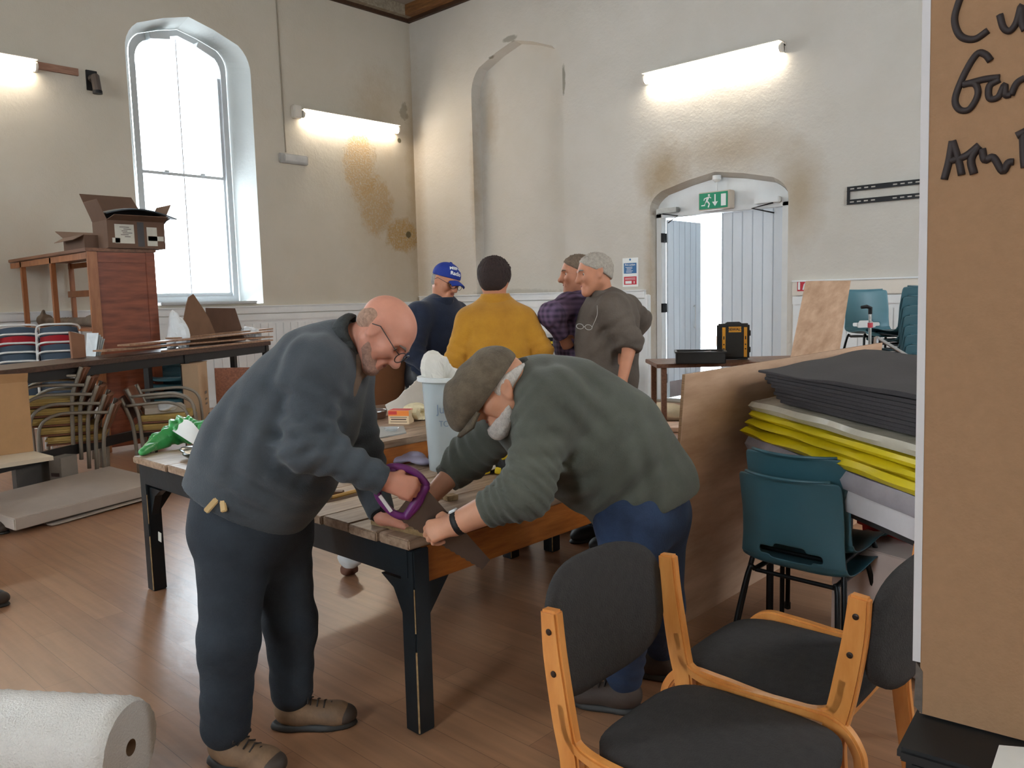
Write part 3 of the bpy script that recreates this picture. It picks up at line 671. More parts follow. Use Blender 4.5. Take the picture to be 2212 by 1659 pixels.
# ================================================================ things on the benches
def crumple(center, r, n=26, m_=18, amp=.35, seed=1, sq=(1, 1, 1), zmin=None):
    rnd = np.random.RandomState(seed); dirs = rnd.normal(size=(26, 3)); dirs /= np.linalg.norm(dirs, axis=1)[:, None]; am = rnd.uniform(-1, 1, 26); mb = MB(); vs = []
    for i in range(m_+1):
        for j in range(n):
            a = math.pi*i/m_; b = 2*math.pi*j/n; d = V(math.sin(a)*math.cos(b), math.sin(a)*math.sin(b), math.cos(a))
            k = 1+amp*sum(am[q]*max(0, d@dirs[q]-.72)*2.6 for q in range(26)); p = V(*center)+d*r*k*V(*sq)
            if zmin is not None: p[2] = max(p[2], zmin)
            vs.append(p)
    mb.add(vs, [(i*n+j, (i+1)*n+j, (i+1)*n+(j+1) % n, i*n+(j+1) % n) for i in range(m_) for j in range(n)]); return mb
def loose(name, label, cat, mb, material, group=None, **k): return tag(obj(name, mb, material, **k), label, cat, group)
cloth_white = mat('white_crumpled_cloth', (222, 216, 206), .85, var=.06, bump=.25, bscale=25); plastic_white = mat('white_plastic_bag', (226, 230, 232), .35, var=.04, bump=.2, bscale=18)
steel = mat('saw_steel', (104, 90, 82), .42, .85, var=.12, scale=6)
# clear storage bin with rubbish
def clear_plastic(name, col, a=.55):
    return mat(name, col, .25, var=.04, alpha=a, bump=.1, bscale=10)
bb = atz(974, 1012, ZB1); bn = thing('waste_bin', 'tall translucent white bin on the workbench by the flat cap, bag inside', 'bin', (bb[0], bb[1], ZB1))
R1, R2, BH = .105, .128, .46; c = V(bb[0], bb[1], ZB1)
obj('bin_body', MB().lathe(c, [(.0, .002), (R1, .002), (R2, BH), (R2-.004, BH), (R1-.004, .008), (0, .008)], 28, cap=False), clear_plastic('milky_bin_plastic', (214, 226, 230), .62), bn, smooth='auto')
obj('bin_rim', MB().lathe(c, [(R2-.006, BH-.02), (R2+.022, BH-.02), (R2+.022, BH), (R2-.006, BH)], 28, cap=False), mat('bin_rim_plastic', (230, 234, 234), .35), bn, smooth='auto')
up_, sd_ = V(0, 0, 1), RX
bw = lambda p: (c+V(0, 0, p[2]-c[2])+unit(V(p[0]-c[0], p[1]-c[1], 0))*(R1+(R2-R1)*(p[2]-c[2])/BH+.002))
f0 = -V(FX[0], FX[1], 0); lo = c+unit(f0)*R2+V(0, 0, .31)
lettering('handwriting', 'Jue', .06, lo-unit(RX*V(1,1,0))*.02, RX*V(1,1,0), (0,0,1), mat('grey_marker', (120, 138, 160), .6), bn, .0008, warp=bw)
lettering('handwriting', 'TC', .04, lo-unit(RX*V(1,1,0))*.02-V(0,0,.07), RX*V(1,1,0), (0,0,1), mat('grey_marker', (120, 138, 160), .6), bn, .0008, warp=bw)
loose('bin_bag', 'white paper bag sticking out of the translucent bin', 'bag', crumple(c+V(-.02, .0, BH-.03), .095, amp=.95, seed=3, sq=(.8, .8, 1.3)), cloth_white)
loose('crumpled_paper', 'crumpled brown paper inside the lower half of the translucent bin', 'paper', crumple(c+V(0, 0, .1), .085, amp=.3, seed=9, sq=(1, 1, 1.0), zmin=ZB1+.012), mat('brown_paper_pale', (176, 160, 144), .8), smooth=True)
# things on the higher bench
p = atz(867, 914, ZB3); bx = thing('screw_box', 'small red and orange cardboard box on the higher bench', 'box', (p[0], p[1], ZB3), .55)
obj('carton', MB().box((0, 0, .04), (.125, .085, .078)), mat('box_buff', (222, 196, 160), .6, var=.04), bx, world=False, bevel=.002)
obj('orange_band', MB().box((0, -.0432, .063), (.124, .001, .03)), mat('box_orange', (236, 132, 44), .5, var=.03), bx, world=False); obj('red_flash', MB().box((-.035, -.0440, .066), (.05, .001, .02)), mat('box_red', (206, 54, 46), .5, var=.04), bx, world=False)
obj('red_top', MB().box((0, 0, .0797), (.12, .08, .001)), mat('box_red', (206, 54, 46), .5), bx, world=False); obj('red_side', MB().box((-.0632, 0, .05), (.001, .08, .055)), mat('box_red', (206, 54, 46), .5), bx, world=False)
obj('text_bar', MB().box((0, -.0434, .028), (.09, .001, .006)).box((0, -.0434, .040), (.1, .001, .003)).box((0, -.0434, .014), (.1, .001, .003)), mat('print_dark', (70, 50, 46), .6), bx, world=False)
# torn white plaster board standing up behind it
q0, q1 = atz(838, 892, ZB3), atz(985, 882, ZB3); e = unit(q1-q0); ln = np.linalg.norm(q1-q0); rnd = random.Random(5)
prof = [(0, 0), (-.02, .05), (.07, .10), (.12, .15), (.15, .17), (.19, .205), (.26, .215), (.34, .212), (.40, .235), (ln, .24), (ln, 0)]
pp = []
for (u, v), (u2, v2) in zip(prof[:-1], prof[1:]):
    for k in range(4): pp.append((u+(u2-u)*k/4+rnd.uniform(-.004, .004), max(0, v+(v2-v)*k/4+(rnd.uniform(-.004, .004) if v > 0 else 0))))
nb = unit(np.cross(e, (0, 0, 1))); loose('torn_board', 'torn white plasterboard offcut standing behind the small red box', 'board', MB().prism([q0+e*u+V(0, 0, v)+(-nb)*v*.15*(-1 if nb@FX < 0 else 1) for u, v in pp], nb*.012), cloth_white)
p = atz(908, 908, ZB3); loose('rubber_glove', 'crumpled cream glove beside the small red box', 'glove', crumple(p+V(0, 0, .045), .07, amp=1.0, seed=12, sq=(1.1, 1, .8), zmin=ZB3+.001), mat('cream_rubber', (216, 202, 164), .6, bump=.4, bscale=40))
a0, a1, a2 = atz(797, 952, ZB3), atz(878, 936, ZB3), atz(872, 922, ZB3); loose('grey_card', 'flat grey cardboard sheet near the edge of the higher bench', 'sheet', MB().prism([a0, a1, a2, atz(796, 925, ZB3)], (0, 0, .006)), mat('grey_card', (168, 166, 160), .6, var=.04))
p = atz(845, 932, ZB3); ct = loose('plastic_dish', 'shallow clear plastic dish on the grey sheet', 'dish', MB().lathe(p+V(0, 0, .006), [(.03, 0), (.042, .014), (.040, .014), (.028, .003)], 20, cap=False), mat('clear_dish', (210, 214, 214), .1, alpha=.5), smooth='auto')
p = atz(806, 903, ZB3); gl = thing('spectacle_case', 'open brown case with metal rim on the higher bench left end', 'case', (p[0], p[1], ZB3), .5)
obj('tray', MB().lathe((0, 0, 0), [(.03, .002), (.075, .002), (.085, .045), (.078, .045), (.07, .008), (0, .008)], 20, cap=False), mat('brown_leather', (84, 58, 44), .5), gl, world=False, smooth='auto'); obj('rim', MB().tube([(.083*math.cos(a), .083*math.sin(a), .046) for a in np.linspace(0, 6.28, 24)[:-1]], .004, 6, True), metal, gl, world=False)
p = atz(842, 892, ZB3); loose('steel_rod', 'thin steel rod lying behind the brown case', 'rod', MB().tube([p+V(-.12, 0, .01), p+V(.05, .1, .03)], .006, 6), metal)
p0, p1 = atz(770, 880, ZB3), atz(872, 868, ZB3)
G = [[p0*(1-u)+p1*u+V(0, 0, v*.40)+unit(V(.3, .9, 0))*(.10*math.sin(math.pi*u)+.05*v) for v in np.linspace(0, 1, 7)] for u in np.linspace(0, 1, 12)]
loose('curved_card', 'curved sheet of brown cardboard standing at the back of the higher bench', 'cardboard', MB().grid(G, .008), mat('dark_brown_card', (128, 82, 52), .7, var=.1), smooth='auto')
p = atz(862, 868, ZB3); loose('black_bag', 'black bag slumped beside the curved brown cardboard', 'bag', crumple(p+V(.10, .12, .16), .15, amp=.4, seed=21, sq=(.8, .7, 1.1), zmin=ZB3+.001), mat('black_nylon', (26, 26, 30), .5, bump=.2), smooth=True)
# things on the sawing bench
p = atz(905, 1000, ZB1); loose('plastic_scraps', 'heap of crumpled lilac-grey plastic on the sawing bench', 'plastic', crumple(p+V(-.05, -.02, .022), .05, amp=.8, seed=31, sq=(1.7, 1, .55), zmin=ZB1+.002), mat('lilac_plastic', (158, 152, 176), .35, bump=.3, bscale=30), smooth=True)
p = atz(918, 1000, ZB1); tp = thing('steel_clip', 'small steel fitting on the sawing bench beside the lilac plastic', 'fitting', (p[0], p[1], ZB1), .6)
obj('bar', MB().box((0, 0, .012), (.09, .025, .02)), metal, tp, world=False, bevel=.004); obj('knob', MB().lathe((.03, 0, .02), [(.014, 0), (.014, .018)], 12), dark_metal, tp, world=False)
pen = mat('pencil_yellow', (206, 152, 62), .5)
a, b = atz(716, 1079, ZB1), atz(772, 1064, ZB1); pc = thing('pencil', 'yellow carpenter pencil lying on the bench planks', 'pencil', (a[0], a[1], ZB1))
obj('shaft', MB().tube([a+V(0, 0, .009), b+V(0, 0, .009)], .008, 6), pen, pc); obj('tip', MB().tube([a+V(0, 0, .009), a-unit(b-a)*.02+V(0, 0, .006)], [.008, .001], 6), bare_edge, pc)
a, b = atz(700, 1071, ZB1), atz(742, 1070, ZB1); loose('wood_offcut', 'dark little wood offcut beside the pencil', 'offcut', MB().beam(a+V(0, 0, .011), b+V(0, 0, .011), .04, .02), wood('dark_offcut', (92, 64, 46), (128, 92, 66)), bevel=.002)
a, b = atz(962, 1082, ZB1), atz(985, 1078, ZB1); loose('wood_offcut', 'pale wedge offcut near the holding hand on the bench', 'offcut', MB().beam(a+V(0, 0, .012), b+V(0, 0, .012), .045, .022), bare_edge, bevel=.002)
tb = atz(1078, 1022, ZB1); tg = thing('tool_bag', 'black and yellow tool bag on the sawing bench behind the bent man', 'bag', (tb[0], tb[1], ZB1), .5)
S_ = Soft(); S_.cone(tb+V(-.05, -.03, .04), tb+V(.05, .03, .04), .042, .042, .02).cone(tb+V(-.01, .0, .10), tb+V(.04, .02, .115), .032, .034, .03); S_.fold(tb+V(0, 0, .06), .12, (1, 1, .6), .035, .004); S_.cut((0, 0, ZB1+.002), (0, 0, -1))
S_.build('bag_body', mat('black_canvas', (34, 34, 36), .7, bump=.2), tg, .005)
hz = mat('hazard_yellow', (226, 196, 40), .5, var=.06); dirn = unit(V(tb[0], tb[1], 0)); sx = np.cross(dirn, (0, 0, 1))
for (u, v, s1, s2, an, mt) in ((-.058, .022, .03, .03, .3, hz), (-.005, .022, .03, .032, -.2, hz), (-.032, .045, .03, .035, .4, cloth_white), (.028, .095, .045, .04, .5, hz), (.022, .135, .032, .035, .2, cloth_white), (.05, .12, .03, .04, -.3, hz)):
    cpt = tb-dirn*(.045 if v < .06 else .038)+sx*u+V(0, 0, v); ca, sa = math.cos(an), math.sin(an); e1 = sx*ca+V(0, 0, sa); e2 = -sx*sa+V(0, 0, ca)
    obj('patch', cushion(MB(), cpt, e1, e2, -dirn, s1/2, s2/2, .014, 4, 0, 16, 3), mt, tg, smooth=True)
# green bag and papers on the narrow bench
g0 = atz(372, 962, ZB2)
S_ = Soft(); pts = [atz(308, 985, ZB2)+V(0, 0, .02), atz(345, 968, ZB2)+V(0, 0, .035), atz(395, 955, ZB2)+V(0, 0, .07), atz(445, 958, ZB2)+V(.05, 0, .06)]
S_.chain(pts, [.022, .04, .075, .07], .05); S_.fold(pts[1], .25, (1, .4, .5), .045, .012).fold(pts[2], .25, (.3, 1, .8), .055, .014).fold(pts[3], .2, (.9, -.4, .3), .04, .010); S_.cut((0, 0, ZB2+.002), (0, 0, -1))
tag(S_.build('carrier_bag', mat('green_polythene', (64, 156, 84), .3, var=.15, scale=9, bump=.3, bscale=30), None, .009), 'crumpled green plastic bag on the narrow bench end', 'bag')
P = [atz(372, 962, ZB2)+V(0, 0, .09), atz(430, 978, ZB2)+V(0, 0, .03), atz(452, 968, ZB2)+V(0, 0, .07), atz(400, 958, ZB2)+V(0, 0, .10)]
loose('paper_sheet', 'white sheet of paper lying over the green bag', 'paper', MB().grid([[P[0]*(1-u)*(1-v)+P[1]*u*(1-v)+P[2]*u*v+P[3]*(1-u)*v+V(0, 0, .05*math.sin(3*u+1)*v) for v in np.linspace(0, 1, 6)] for u in np.linspace(0, 1, 8)], .002), mat('paper_white', (236, 236, 232), .6, var=.03), smooth='auto')
p = atz(393, 990, ZB2); loose('black_pouch', 'glossy dark pouch under the white paper on the narrow bench', 'pouch', crumple(p+V(.12, 0.06, .03), .11, amp=.4, seed=8, sq=(1.3, .8, .35), zmin=ZB2+.001), mat('dark_gloss', (44, 50, 40), .2), smooth=True)
# foam ball on the floor under the bench
p = atz(757, 1243); bl = thing('foam_lump', 'white foam lump with brown underside on the floor below the sawing bench', 'foam', p)
obj('white_top', crumple(p+V(0, 0, .10), .062, amp=.25, seed=4, sq=(1.0, 1, .85)), mat('white_foam', (216, 216, 214), .7), bl, smooth=True); obj('brown_base', crumple(p+V(0, 0, .045), .048, amp=.3, seed=5, sq=(1, 1, .95), zmin=.001), mat('brown_lump', (104, 66, 50), .8), bl, smooth=True)

# ================================================================ plywood sheets and the foam stack on the right
ply = wood('plywood', (172, 136, 108), (210, 174, 146), .55, 2.2, (7, .8, 4), .05); ply_edge = wood('plywood_edge', (120, 88, 60), (164, 128, 92), .7, 20, (1, 1, 12))
q0, q1 = atz(1441, 1370), None; ts = thing('plywood_sheet', 'big plywood sheet standing on its long edge beside the teal chairs', 'plywood', (q0[0], 4.3, 0))
obj('face_veneer', MB().prism([(q0[0], q0[1], 0), (q0[0]+.10, q0[1], 1.20), (q0[0]+.10, q0[1]+2.44, 1.20), (q0[0], q0[1]+2.44, 0)], (-.004, 0, 0)), ply, ts)
obj('core', MB().prism([(q0[0]-.004, q0[1], 0), (q0[0]+.096, q0[1], 1.20), (q0[0]+.096, q0[1]+2.44, 1.20), (q0[0]-.004, q0[1]+2.44, 0)], (-.014, 0, 0)), ply_edge, ts)
# stack on a dark table: wrapped white boards, yellow folded plastic, clear film, black foam sheets
tx0, tx1, ty0, ty1, tz = -1.80, -.35, 3.05, 5.0, .70
def obl(u, v, z):  # u across (towards the camera side), v away; the pile is turned a little
    o = V(-1.78, 3.55, 0); a = unit(V(.80, -.60, 0)); b = unit(V(.60, .80, 0)); b = unit(V(-.02, 1, 0)); return o+a*u+b*v+V(0, 0, z)
tt = thing('folding_table', 'dark table under the pile of foam, yellow plastic and wrapped boards', 'table', obl(.6, .7, 0))
obj('tabletop', MB().prism([obl(.03, .05, tz-.03), obl(1.35, .05, tz-.03), obl(1.35, 1.3, tz-.03), obl(.03, 1.3, tz-.03)], (0, 0, .03)), mat('dark_table', (40, 34, 32), .5), tt)
for u, v in ((.1, .12), (1.28, .12), (.1, 1.2), (1.28, 1.2)): obj('leg', MB().tube([obl(u, v, tz-.03), obl(u, v, 0)], .018, 8), dark_metal, tt)
def slab(name, label, cat, u0, u1, v0, v1, z0, z1, material, wob=.01, seed=0, bulge=.02, parts=1, nx=26, ny=14, droop=0.0, corner=0.0):
    rnd = np.random.RandomState(seed); ph = rnd.uniform(0, 6, 8)
    def pos(i, j, top):
        a, b = i/nx, j/ny; z = z1 if top else z0
        z += wob*(math.sin(7*a+ph[0]+3*b)+.6*math.sin(13*b+ph[1]+5*a)+.4*math.sin(21*a+ph[2]))*(1 if top else .5)
        z -= droop*(a*a)+corner*max(0, .25-a)*max(0, .3-b)*14
        return obl(u0+(u1-u0)*a, v0+(v1-v0)*b, z)
    mb = MB(); T = np.array([[pos(i, j, 1) for j in range(ny+1)] for i in range(nx+1)]); B = np.array([[pos(i, j, 0) for j in range(ny+1)] for i in range(nx+1)])
    n = (nx+1)*(ny+1); id_ = lambda i, j: i*(ny+1)+j
    rim = [(i, 0) for i in range(nx+1)]+[(nx, j) for j in range(1, ny+1)]+[(i, ny) for i in range(nx-1, -1, -1)]+[(0, j) for j in range(ny-1, 0, -1)]
    vs = list(T.reshape(-1, 3))+list(B.reshape(-1, 3)); fs = [(id_(i, j), id_(i+1, j), id_(i+1, j+1), id_(i, j+1)) for i in range(nx) for j in range(ny)]; fs += [tuple(q+n for q in f[::-1]) for f in fs]
    cen = (T.mean((0, 1))+B.mean((0, 1)))/2; mids = []
    for k, (i, j) in enumerate(rim):
        m_ = (T[i, j]+B[i, j])/2; d = m_-cen; d[2] = 0; d = unit(d); mids.append(len(vs)); vs.append(m_+d*(bulge+.4*bulge*math.sin(k*.9+ph[3])))
    for k in range(len(rim)):
        a = rim[k]; b = rim[(k+1) % len(rim)]; m0, m1 = mids[k], mids[(k+1) % len(rim)]
        fs += [(id_(*b), id_(*a), m0, m1), (m1, m0, id_(*a)+n, id_(*b)+n)]
    mb.add(vs, fs)
    return loose(name, label, cat, mb, material, smooth='auto')
film = mat('clear_film', (206, 198, 180), .22, var=.06, alpha=.72, bump=.5, bscale=16); wrapw = mat('wrapped_white_board', (196, 190, 190), .4, var=.08, bump=.3, bscale=12)
yel = mat('yellow_plastic', (206, 184, 20), .38, var=.1, scale=5, stretch=(1, 1, 3), bump=.35, bscale=9)
foam = mat('black_foam', (54, 50, 52), .9, var=.06, bump=.25, bscale=120)
slab('board_stack', 'white boards wrapped in clear film at the bottom of the pile', 'board', .04, 1.45, .0, 1.3, .705, .79, wrapw, .003, 1, .005)
slab('wrapped_board', 'grey film-wrapped panel under the yellow plastic', 'board', .0, 1.45, -.02, 1.3, .797, .868, mat('grey_film', (150, 142, 146), .25, var=.15, bump=.5, bscale=10), .004, 2, .015, droop=.01)
slab('yellow_sheet', 'yellow folded plastic, lowest fold of the pile', 'plastic sheet', -.02, 1.45, -.03, 1.3, .875, .915, yel, .004, 3, .028, droop=.01)
slab('yellow_sheet', 'yellow folded plastic, middle fold of the pile', 'plastic sheet', .0, 1.45, -.02, 1.3, .923, .953, yel, .004, 4, .03, droop=.01)
slab('yellow_sheet', 'yellow folded plastic, top fold beneath the clear film', 'plastic sheet', .02, 1.45, -.01, 1.3, .961, .990, yel, .003, 5, .02, droop=.01)
slab('clear_film', 'wrinkled clear film lying between yellow plastic and black foam', 'film', .02, 1.46, -.01, 1.3, .998, 1.04, film, .005, 6, .015)
zf = 1.048
for k in range(9):
    ins = [.17, .14, .12, .13, .10, .07, .05, .06, .0][k]; d_ = .016
    slab('foam_sheet', ['lowest black foam sheet of the pile', 'second black foam sheet from the bottom', 'third black foam sheet from the bottom', 'fourth black foam sheet from the bottom', 'fifth black foam sheet, middle of the pile', 'fourth black foam sheet from the top', 'third black foam sheet from the top', 'second black foam sheet from the top', 'top black foam sheet of the pile with curling corner'][k], 'foam sheet', .06+ins, 1.5, .02+ins*.25, 1.45, zf, zf+d_-.002, foam, .0 if k < 8 else .006, 10+k, .002, droop=0)
    zf += d_+(.002 if k == 7 else 0)
# under the table
wc = obl(.95, .55, 0); ub = thing('white_carton', 'pale carton below the dark table behind the teal chairs', 'box', wc, -.25)
obj('carton_body', MB().box((0, 0, .24), (.5, .4, .46)), mat('pale_carton', (206, 184, 172), .7, var=.05), ub, world=False, bevel=.004); obj('carton_lid', MB().box((0, 0, .475), (.51, .41, .02)), mat('pale_carton', (206, 184, 172), .7), ub, world=False, bevel=.004)
rc = dep(1965, 1105, 3.55); rt = thing('red_crate', 'red plastic crate under the pile at the right, beside the carton', 'crate', (rc[0], rc[1], 0), .3)
redp = mat('red_plastic', (168, 26, 22), .4, var=.08); obj('crate_body', MB().lathe((0, 0, 0), [(.0, .0), (.15, .0), (.19, .5), (.18, .5), (.145, .02), (0, .02)], 4, cap=False), redp, rt, world=False); obj('crate_rim', MB().lathe((0, 0, .5), [(.18, 0), (.215, 0), (.215, .04), (.18, .04)], 4, cap=False), redp, rt, world=False, bevel=.004)
# ================================================================ chairs
beech = wood('beech', (196, 120, 52), (226, 156, 84), .35, 3, (5, 5, 1), .04, .5); charcoal = mat('charcoal_upholstery', (52, 49, 48), .95, var=.14, scale=40, bump=.35, bscale=220)
screw = mat('screw_dark', (52, 36, 26), .4, .4)
def beech_chair(name, label, loc, rot, group):
    t = thing(name, label, 'chair', loc, rot, group)     # local: +x forward, y across
    for s in (-1, 1):
        y = s*.262
        post = [(-.055, 0, .815), (-.045, 0, .70), (-.02, 0, .55), (0, 0, .45), (-.005, 0, .36), (-.03, 0, .18), (-.06, 0, .0)]
        f = obj('side_frame', flatbeam(MB(), [(q[0], y, q[2]) for q in bez(post, 6)], (0, 1, 0), .032, [.05+.012*math.sin(math.pi*min(1, i/24)) for i in range(37)]), beech, t, world=False, bevel=.006, smooth='auto')
        rail = [(-.022, 0, .60), (-.004, 0, .52), (.045, 0, .484), (.16, 0, .474), (.32, 0, .482), (.42, 0, .480), (.475, 0, .43), (.49, 0, .34), (.50, 0, .0)]
        obj('seat_rail', flatbeam(MB(), [(q[0], y, q[2]) for q in bez(rail, 6)], (0, 1, 0), .032, .028), beech, f, world=False, bevel=.006, smooth='auto')
        for z in (.765, .665): obj('screw', MB().lathe((-.05+.012*(z < .7), y+s*.0165, z), [(.008, 0), (.008, .002), (.004, .003)], 12, (0, s, 0)), screw, f, world=False)
    for x, z in ((.03, .425), (.40, .425)): obj('cross_rail', MB().box((x, 0, z), (.03, .50, .035)), beech, t, world=False, bevel=.004)
    obj('seat', cushion(MB(), (.245, 0, .462), (1, 0, 0), (0, 1, 0), (0, 0, 1), .245, .238, .07, 4.2, 0, 40, 8, .55), charcoal, t, world=False, smooth=True)
    obj('backrest', cushion(MB(), (-.115, 0, .705), (0, 1, 0), (-.09, 0, 1), (1, 0, .09), .25, .175, .05, 3.0, .04, 40, 8, .6), charcoal, t, world=False, smooth=True)
    return t
beech_chair('beech_chair', 'nearest beech-framed chair with charcoal pads, at the bottom edge of the photo', (-1.155, 1.665, 0), math.radians(1), 'beech-framed chairs')
beech_chair('beech_chair', 'second beech-framed chair facing the first, next to the brown marker-written board', (-.745, 2.205, 0), math.radians(181), 'beech-framed chairs')

teal = mat('teal_polypropylene', (58, 96, 106), .38, var=.08, scale=3, bump=.06, bscale=160); chair_black = mat('chair_black_steel', (22, 24, 26), .4, .5)
def shell_mesh():
    """moulded seat: waterfall front, curved back with lifting slot"""
    prof = bez([(.42, .405), (.40, .435), (.30, .44), (.16, .425), (.06, .43), (.015, .475), (-.01, .56), (-.035, .68), (-.06, .80), (-.075, .825)], 5); nu = 20; mb = MB(); P = []
    L = len(prof)
    for i, p in enumerate(prof):
        t = i/(L-1); row = []
        hw = .215+.012*math.sin(math.pi*min(1, t*1.5)); 
        if t > .88: hw -= .05*((t-.88)/.12)**2.2
        if t < .06: hw -= .03*(1-t/.06)**2
        for j in range(nu+1):
            u = -1+2*j/nu; bend = u*u
            x = p[0]+(.045*bend if t > .5 else .0)*min(1, (t-.5)*4 if t > .5 else 0); z = p[1]+(.022*bend**2 if t < .55 else 0)
            if t > .93: z += .012*(bend-.4)*(1 if abs(u) < .8 else .5)
            row.append((x, u*hw, z))
        P.append(row)
    mb.grid(P, None)
    keep = []
    for f in mb.f:
        c = np.mean([mb.v[i] for i in f], 0); t = (c[2]-.505)/.032; 
        if c[0] < .06 and (c[1]/.125)**2+t*t < 1: continue
        keep.append(f)
    mb.f = keep; return mb
def plastic_chair(name, label, loc, rot, group, material=teal, frame=chair_black):
    t = thing(name, label, 'chair', loc, rot, group)
    s = obj('seat_shell', shell_mesh(), material, t, world=False, smooth=True)
    md = s.modifiers.new('thickness', 'SOLIDIFY'); md.thickness = .006; md = s.modifiers.new('smooth', 'SUBSURF'); md.levels = md.render_levels = 1
    edge = obj('rolled_edge', MB().tube([(-.073+.045*(u*u), u*.175, .825+.004*(u*u)) for u in np.linspace(-1, 1, 13)], .007, 6), material, t, world=False, smooth=True)
    for y in (-1, 1):
        l = obj('leg', MB().tube(bez([(.42, y*.235, 0), (.33, y*.19, .395), (.30, y*.17, .41), (.06, y*.17, .40), (.02, y*.19, .38), (-.07, y*.235, 0)], 5), .011, 8), frame, t, world=False, smooth=True)
        for x in (.42, -.07): obj('foot_cap', MB().lathe((x, y*.235, 0), [(.014, 0), (.014, .03)], 10), mat('rubber_black', (20, 20, 20), .7), l, world=False)
    obj('cross_bar', MB().tube([(.28, -.17, .405), (.28, .17, .405)], .009, 8), frame, t, world=False); obj('cross_bar', MB().tube([(.05, -.17, .395), (.05, .17, .395)], .009, 8), frame, t, world=False)
    return t
pc_ = plastic_chair('plastic_chair', 'front teal plastic chair of the nested pair before the foam pile', tuple(dep(1704, 1200, 3.22)[:2])+(0,), math.radians(88), 'teal plastic chairs')
pc2 = dup(pc_, (pc_.location[0]+.004, pc_.location[1]+.05, .085), math.radians(88), 'rear upper teal plastic chair of the nested pair before the foam pile')
# teal chair up on a table far right, and the tall nested stack
p = dep(1868, 700, 7.6); ft = thing('side_table', 'low table against the far wall carrying a teal chair', 'table', (p[0], p[1], 0), .5)
obj('tabletop', MB().box((0, 0, .70), (1.4, .7, .03)), mat('pale_laminate', (176, 160, 146), .5), ft, world=False, bevel=.004)
for x in (-.62, .62):
    for y in (-.28, .28): obj('leg', MB().tube([(x, y, 0), (x, y, .69)], .016, 8), chair_black, ft, world=False)
teal2 = mat('teal_light', (84, 128, 140), .4, var=.06, bump=.05, bscale=120)
pt = plastic_chair('plastic_chair', 'lone lighter teal chair standing on the far low table', (p[0], p[1]+.02, .716), math.radians(-42), 'far teal chairs', teal2)
st0 = dep(2006, 700, 6.9); base = plastic_chair('plastic_chair', 'lowest teal chair of the tall nested stack beside the brown board', (st0[0], st0[1], 0), math.radians(150), 'far teal chairs')
for k in range(1, 10):
    dup(base, (st0[0]+.010*k*math.cos(math.radians(150)), st0[1]+.010*k*math.sin(math.radians(150)), .082*k), math.radians(150), ['', 'second', 'third', 'fourth', 'fifth', 'sixth', 'seventh', 'eighth', 'ninth', 'topmost'][k]+' teal chair'+(' from the bottom' if k < 9 else '')+' of the tall nested stack beside the brown board')
# leaning plank, walking stick and folding frame
c = [dep(1741, 607, 6.9), dep(1838, 606, 6.9), dep(1812, 752, 6.5), dep(1712, 752, 6.5)]; d = c[3]-c[0]; c[2] = c[1]+d*(1.16/np.linalg.norm(d)) ; c[3] = c[0]+d*(1.16/np.linalg.norm(d))
k_ = (c[0][2])/(-d[2]); c[2] = c[1]+d*k_; c[3] = c[0]+d*k_
loose('leaning_plank', 'pale plywood plank leaning upright beside the far teal chair', 'plank', MB().prism(c, unit(np.cross(c[1]-c[0], d))*.02), ply)
p = dep(1880, 668, 6.6); wk = thing('walking_stick', 'metal walking stick with black handle and red collar before the far teal chair', 'stick', (p[0], p[1], p[2]-.95))
obj('shaft', MB().tube([p+V(0, 0, -.01), p+V(.01, 0, -.95)], .013, 10), mat('chrome', (206, 210, 212), .2, 1.0), wk, smooth='auto'); obj('handle', MB().tube([p-RX*.075+V(0, 0, .015), p-RX*.03+V(0, 0, .022), p+V(0, 0, .01), p+V(0, 0, -.04)], [.012, .016, .018, .016], 8), dark_metal, wk, smooth='auto'); obj('collar', MB().tube([p+V(.002, 0, -.11), p+V(.003, 0, -.15)], .02, 10), mat('red_collar', (176, 34, 50), .4), wk)
ps = p+V(.01, 0, -.95); ws = thing('stool', 'small wooden stool under the walking stick', 'stool', (ps[0], ps[1], 0)); zt = ps[2]
obj('seat', MB().lathe((ps[0], ps[1], zt-.032), [(.15, 0), (.16, .015), (.15, .03)], 24), beech, ws, smooth='auto')
for a in range(3): obj('leg', MB().tube([(ps[0]+.13*math.cos(a*2.1), ps[1]+.13*math.sin(a*2.1), 0), (ps[0]+.1*math.cos(a*2.1), ps[1]+.1*math.sin(a*2.1), zt-.03)], .015, 8), beech, ws)
a, b, c_ = dep(1893, 728, 6.3), dep(1926, 748, 6.3), dep(1880, 752, 6.3)
al = mat('aluminium', (190, 192, 194), .3, .9); fm = thing('folding_stand', 'silver folding metal stand behind the black foam sheets', 'frame', (a[0], a[1], 0))
obj('strut', MB().beam(a, b+(b-a)*1.2, .05, .02), al, fm, bevel=.003); obj('strut', MB().beam(a, V(c_[0], c_[1], 0), .04, .02), al, fm, bevel=.003); obj('strut', MB().beam(b+(b-a)*1.2, V(*((b+(b-a)*1.2)[:2]), 0), .04, .02), al, fm, bevel=.003)

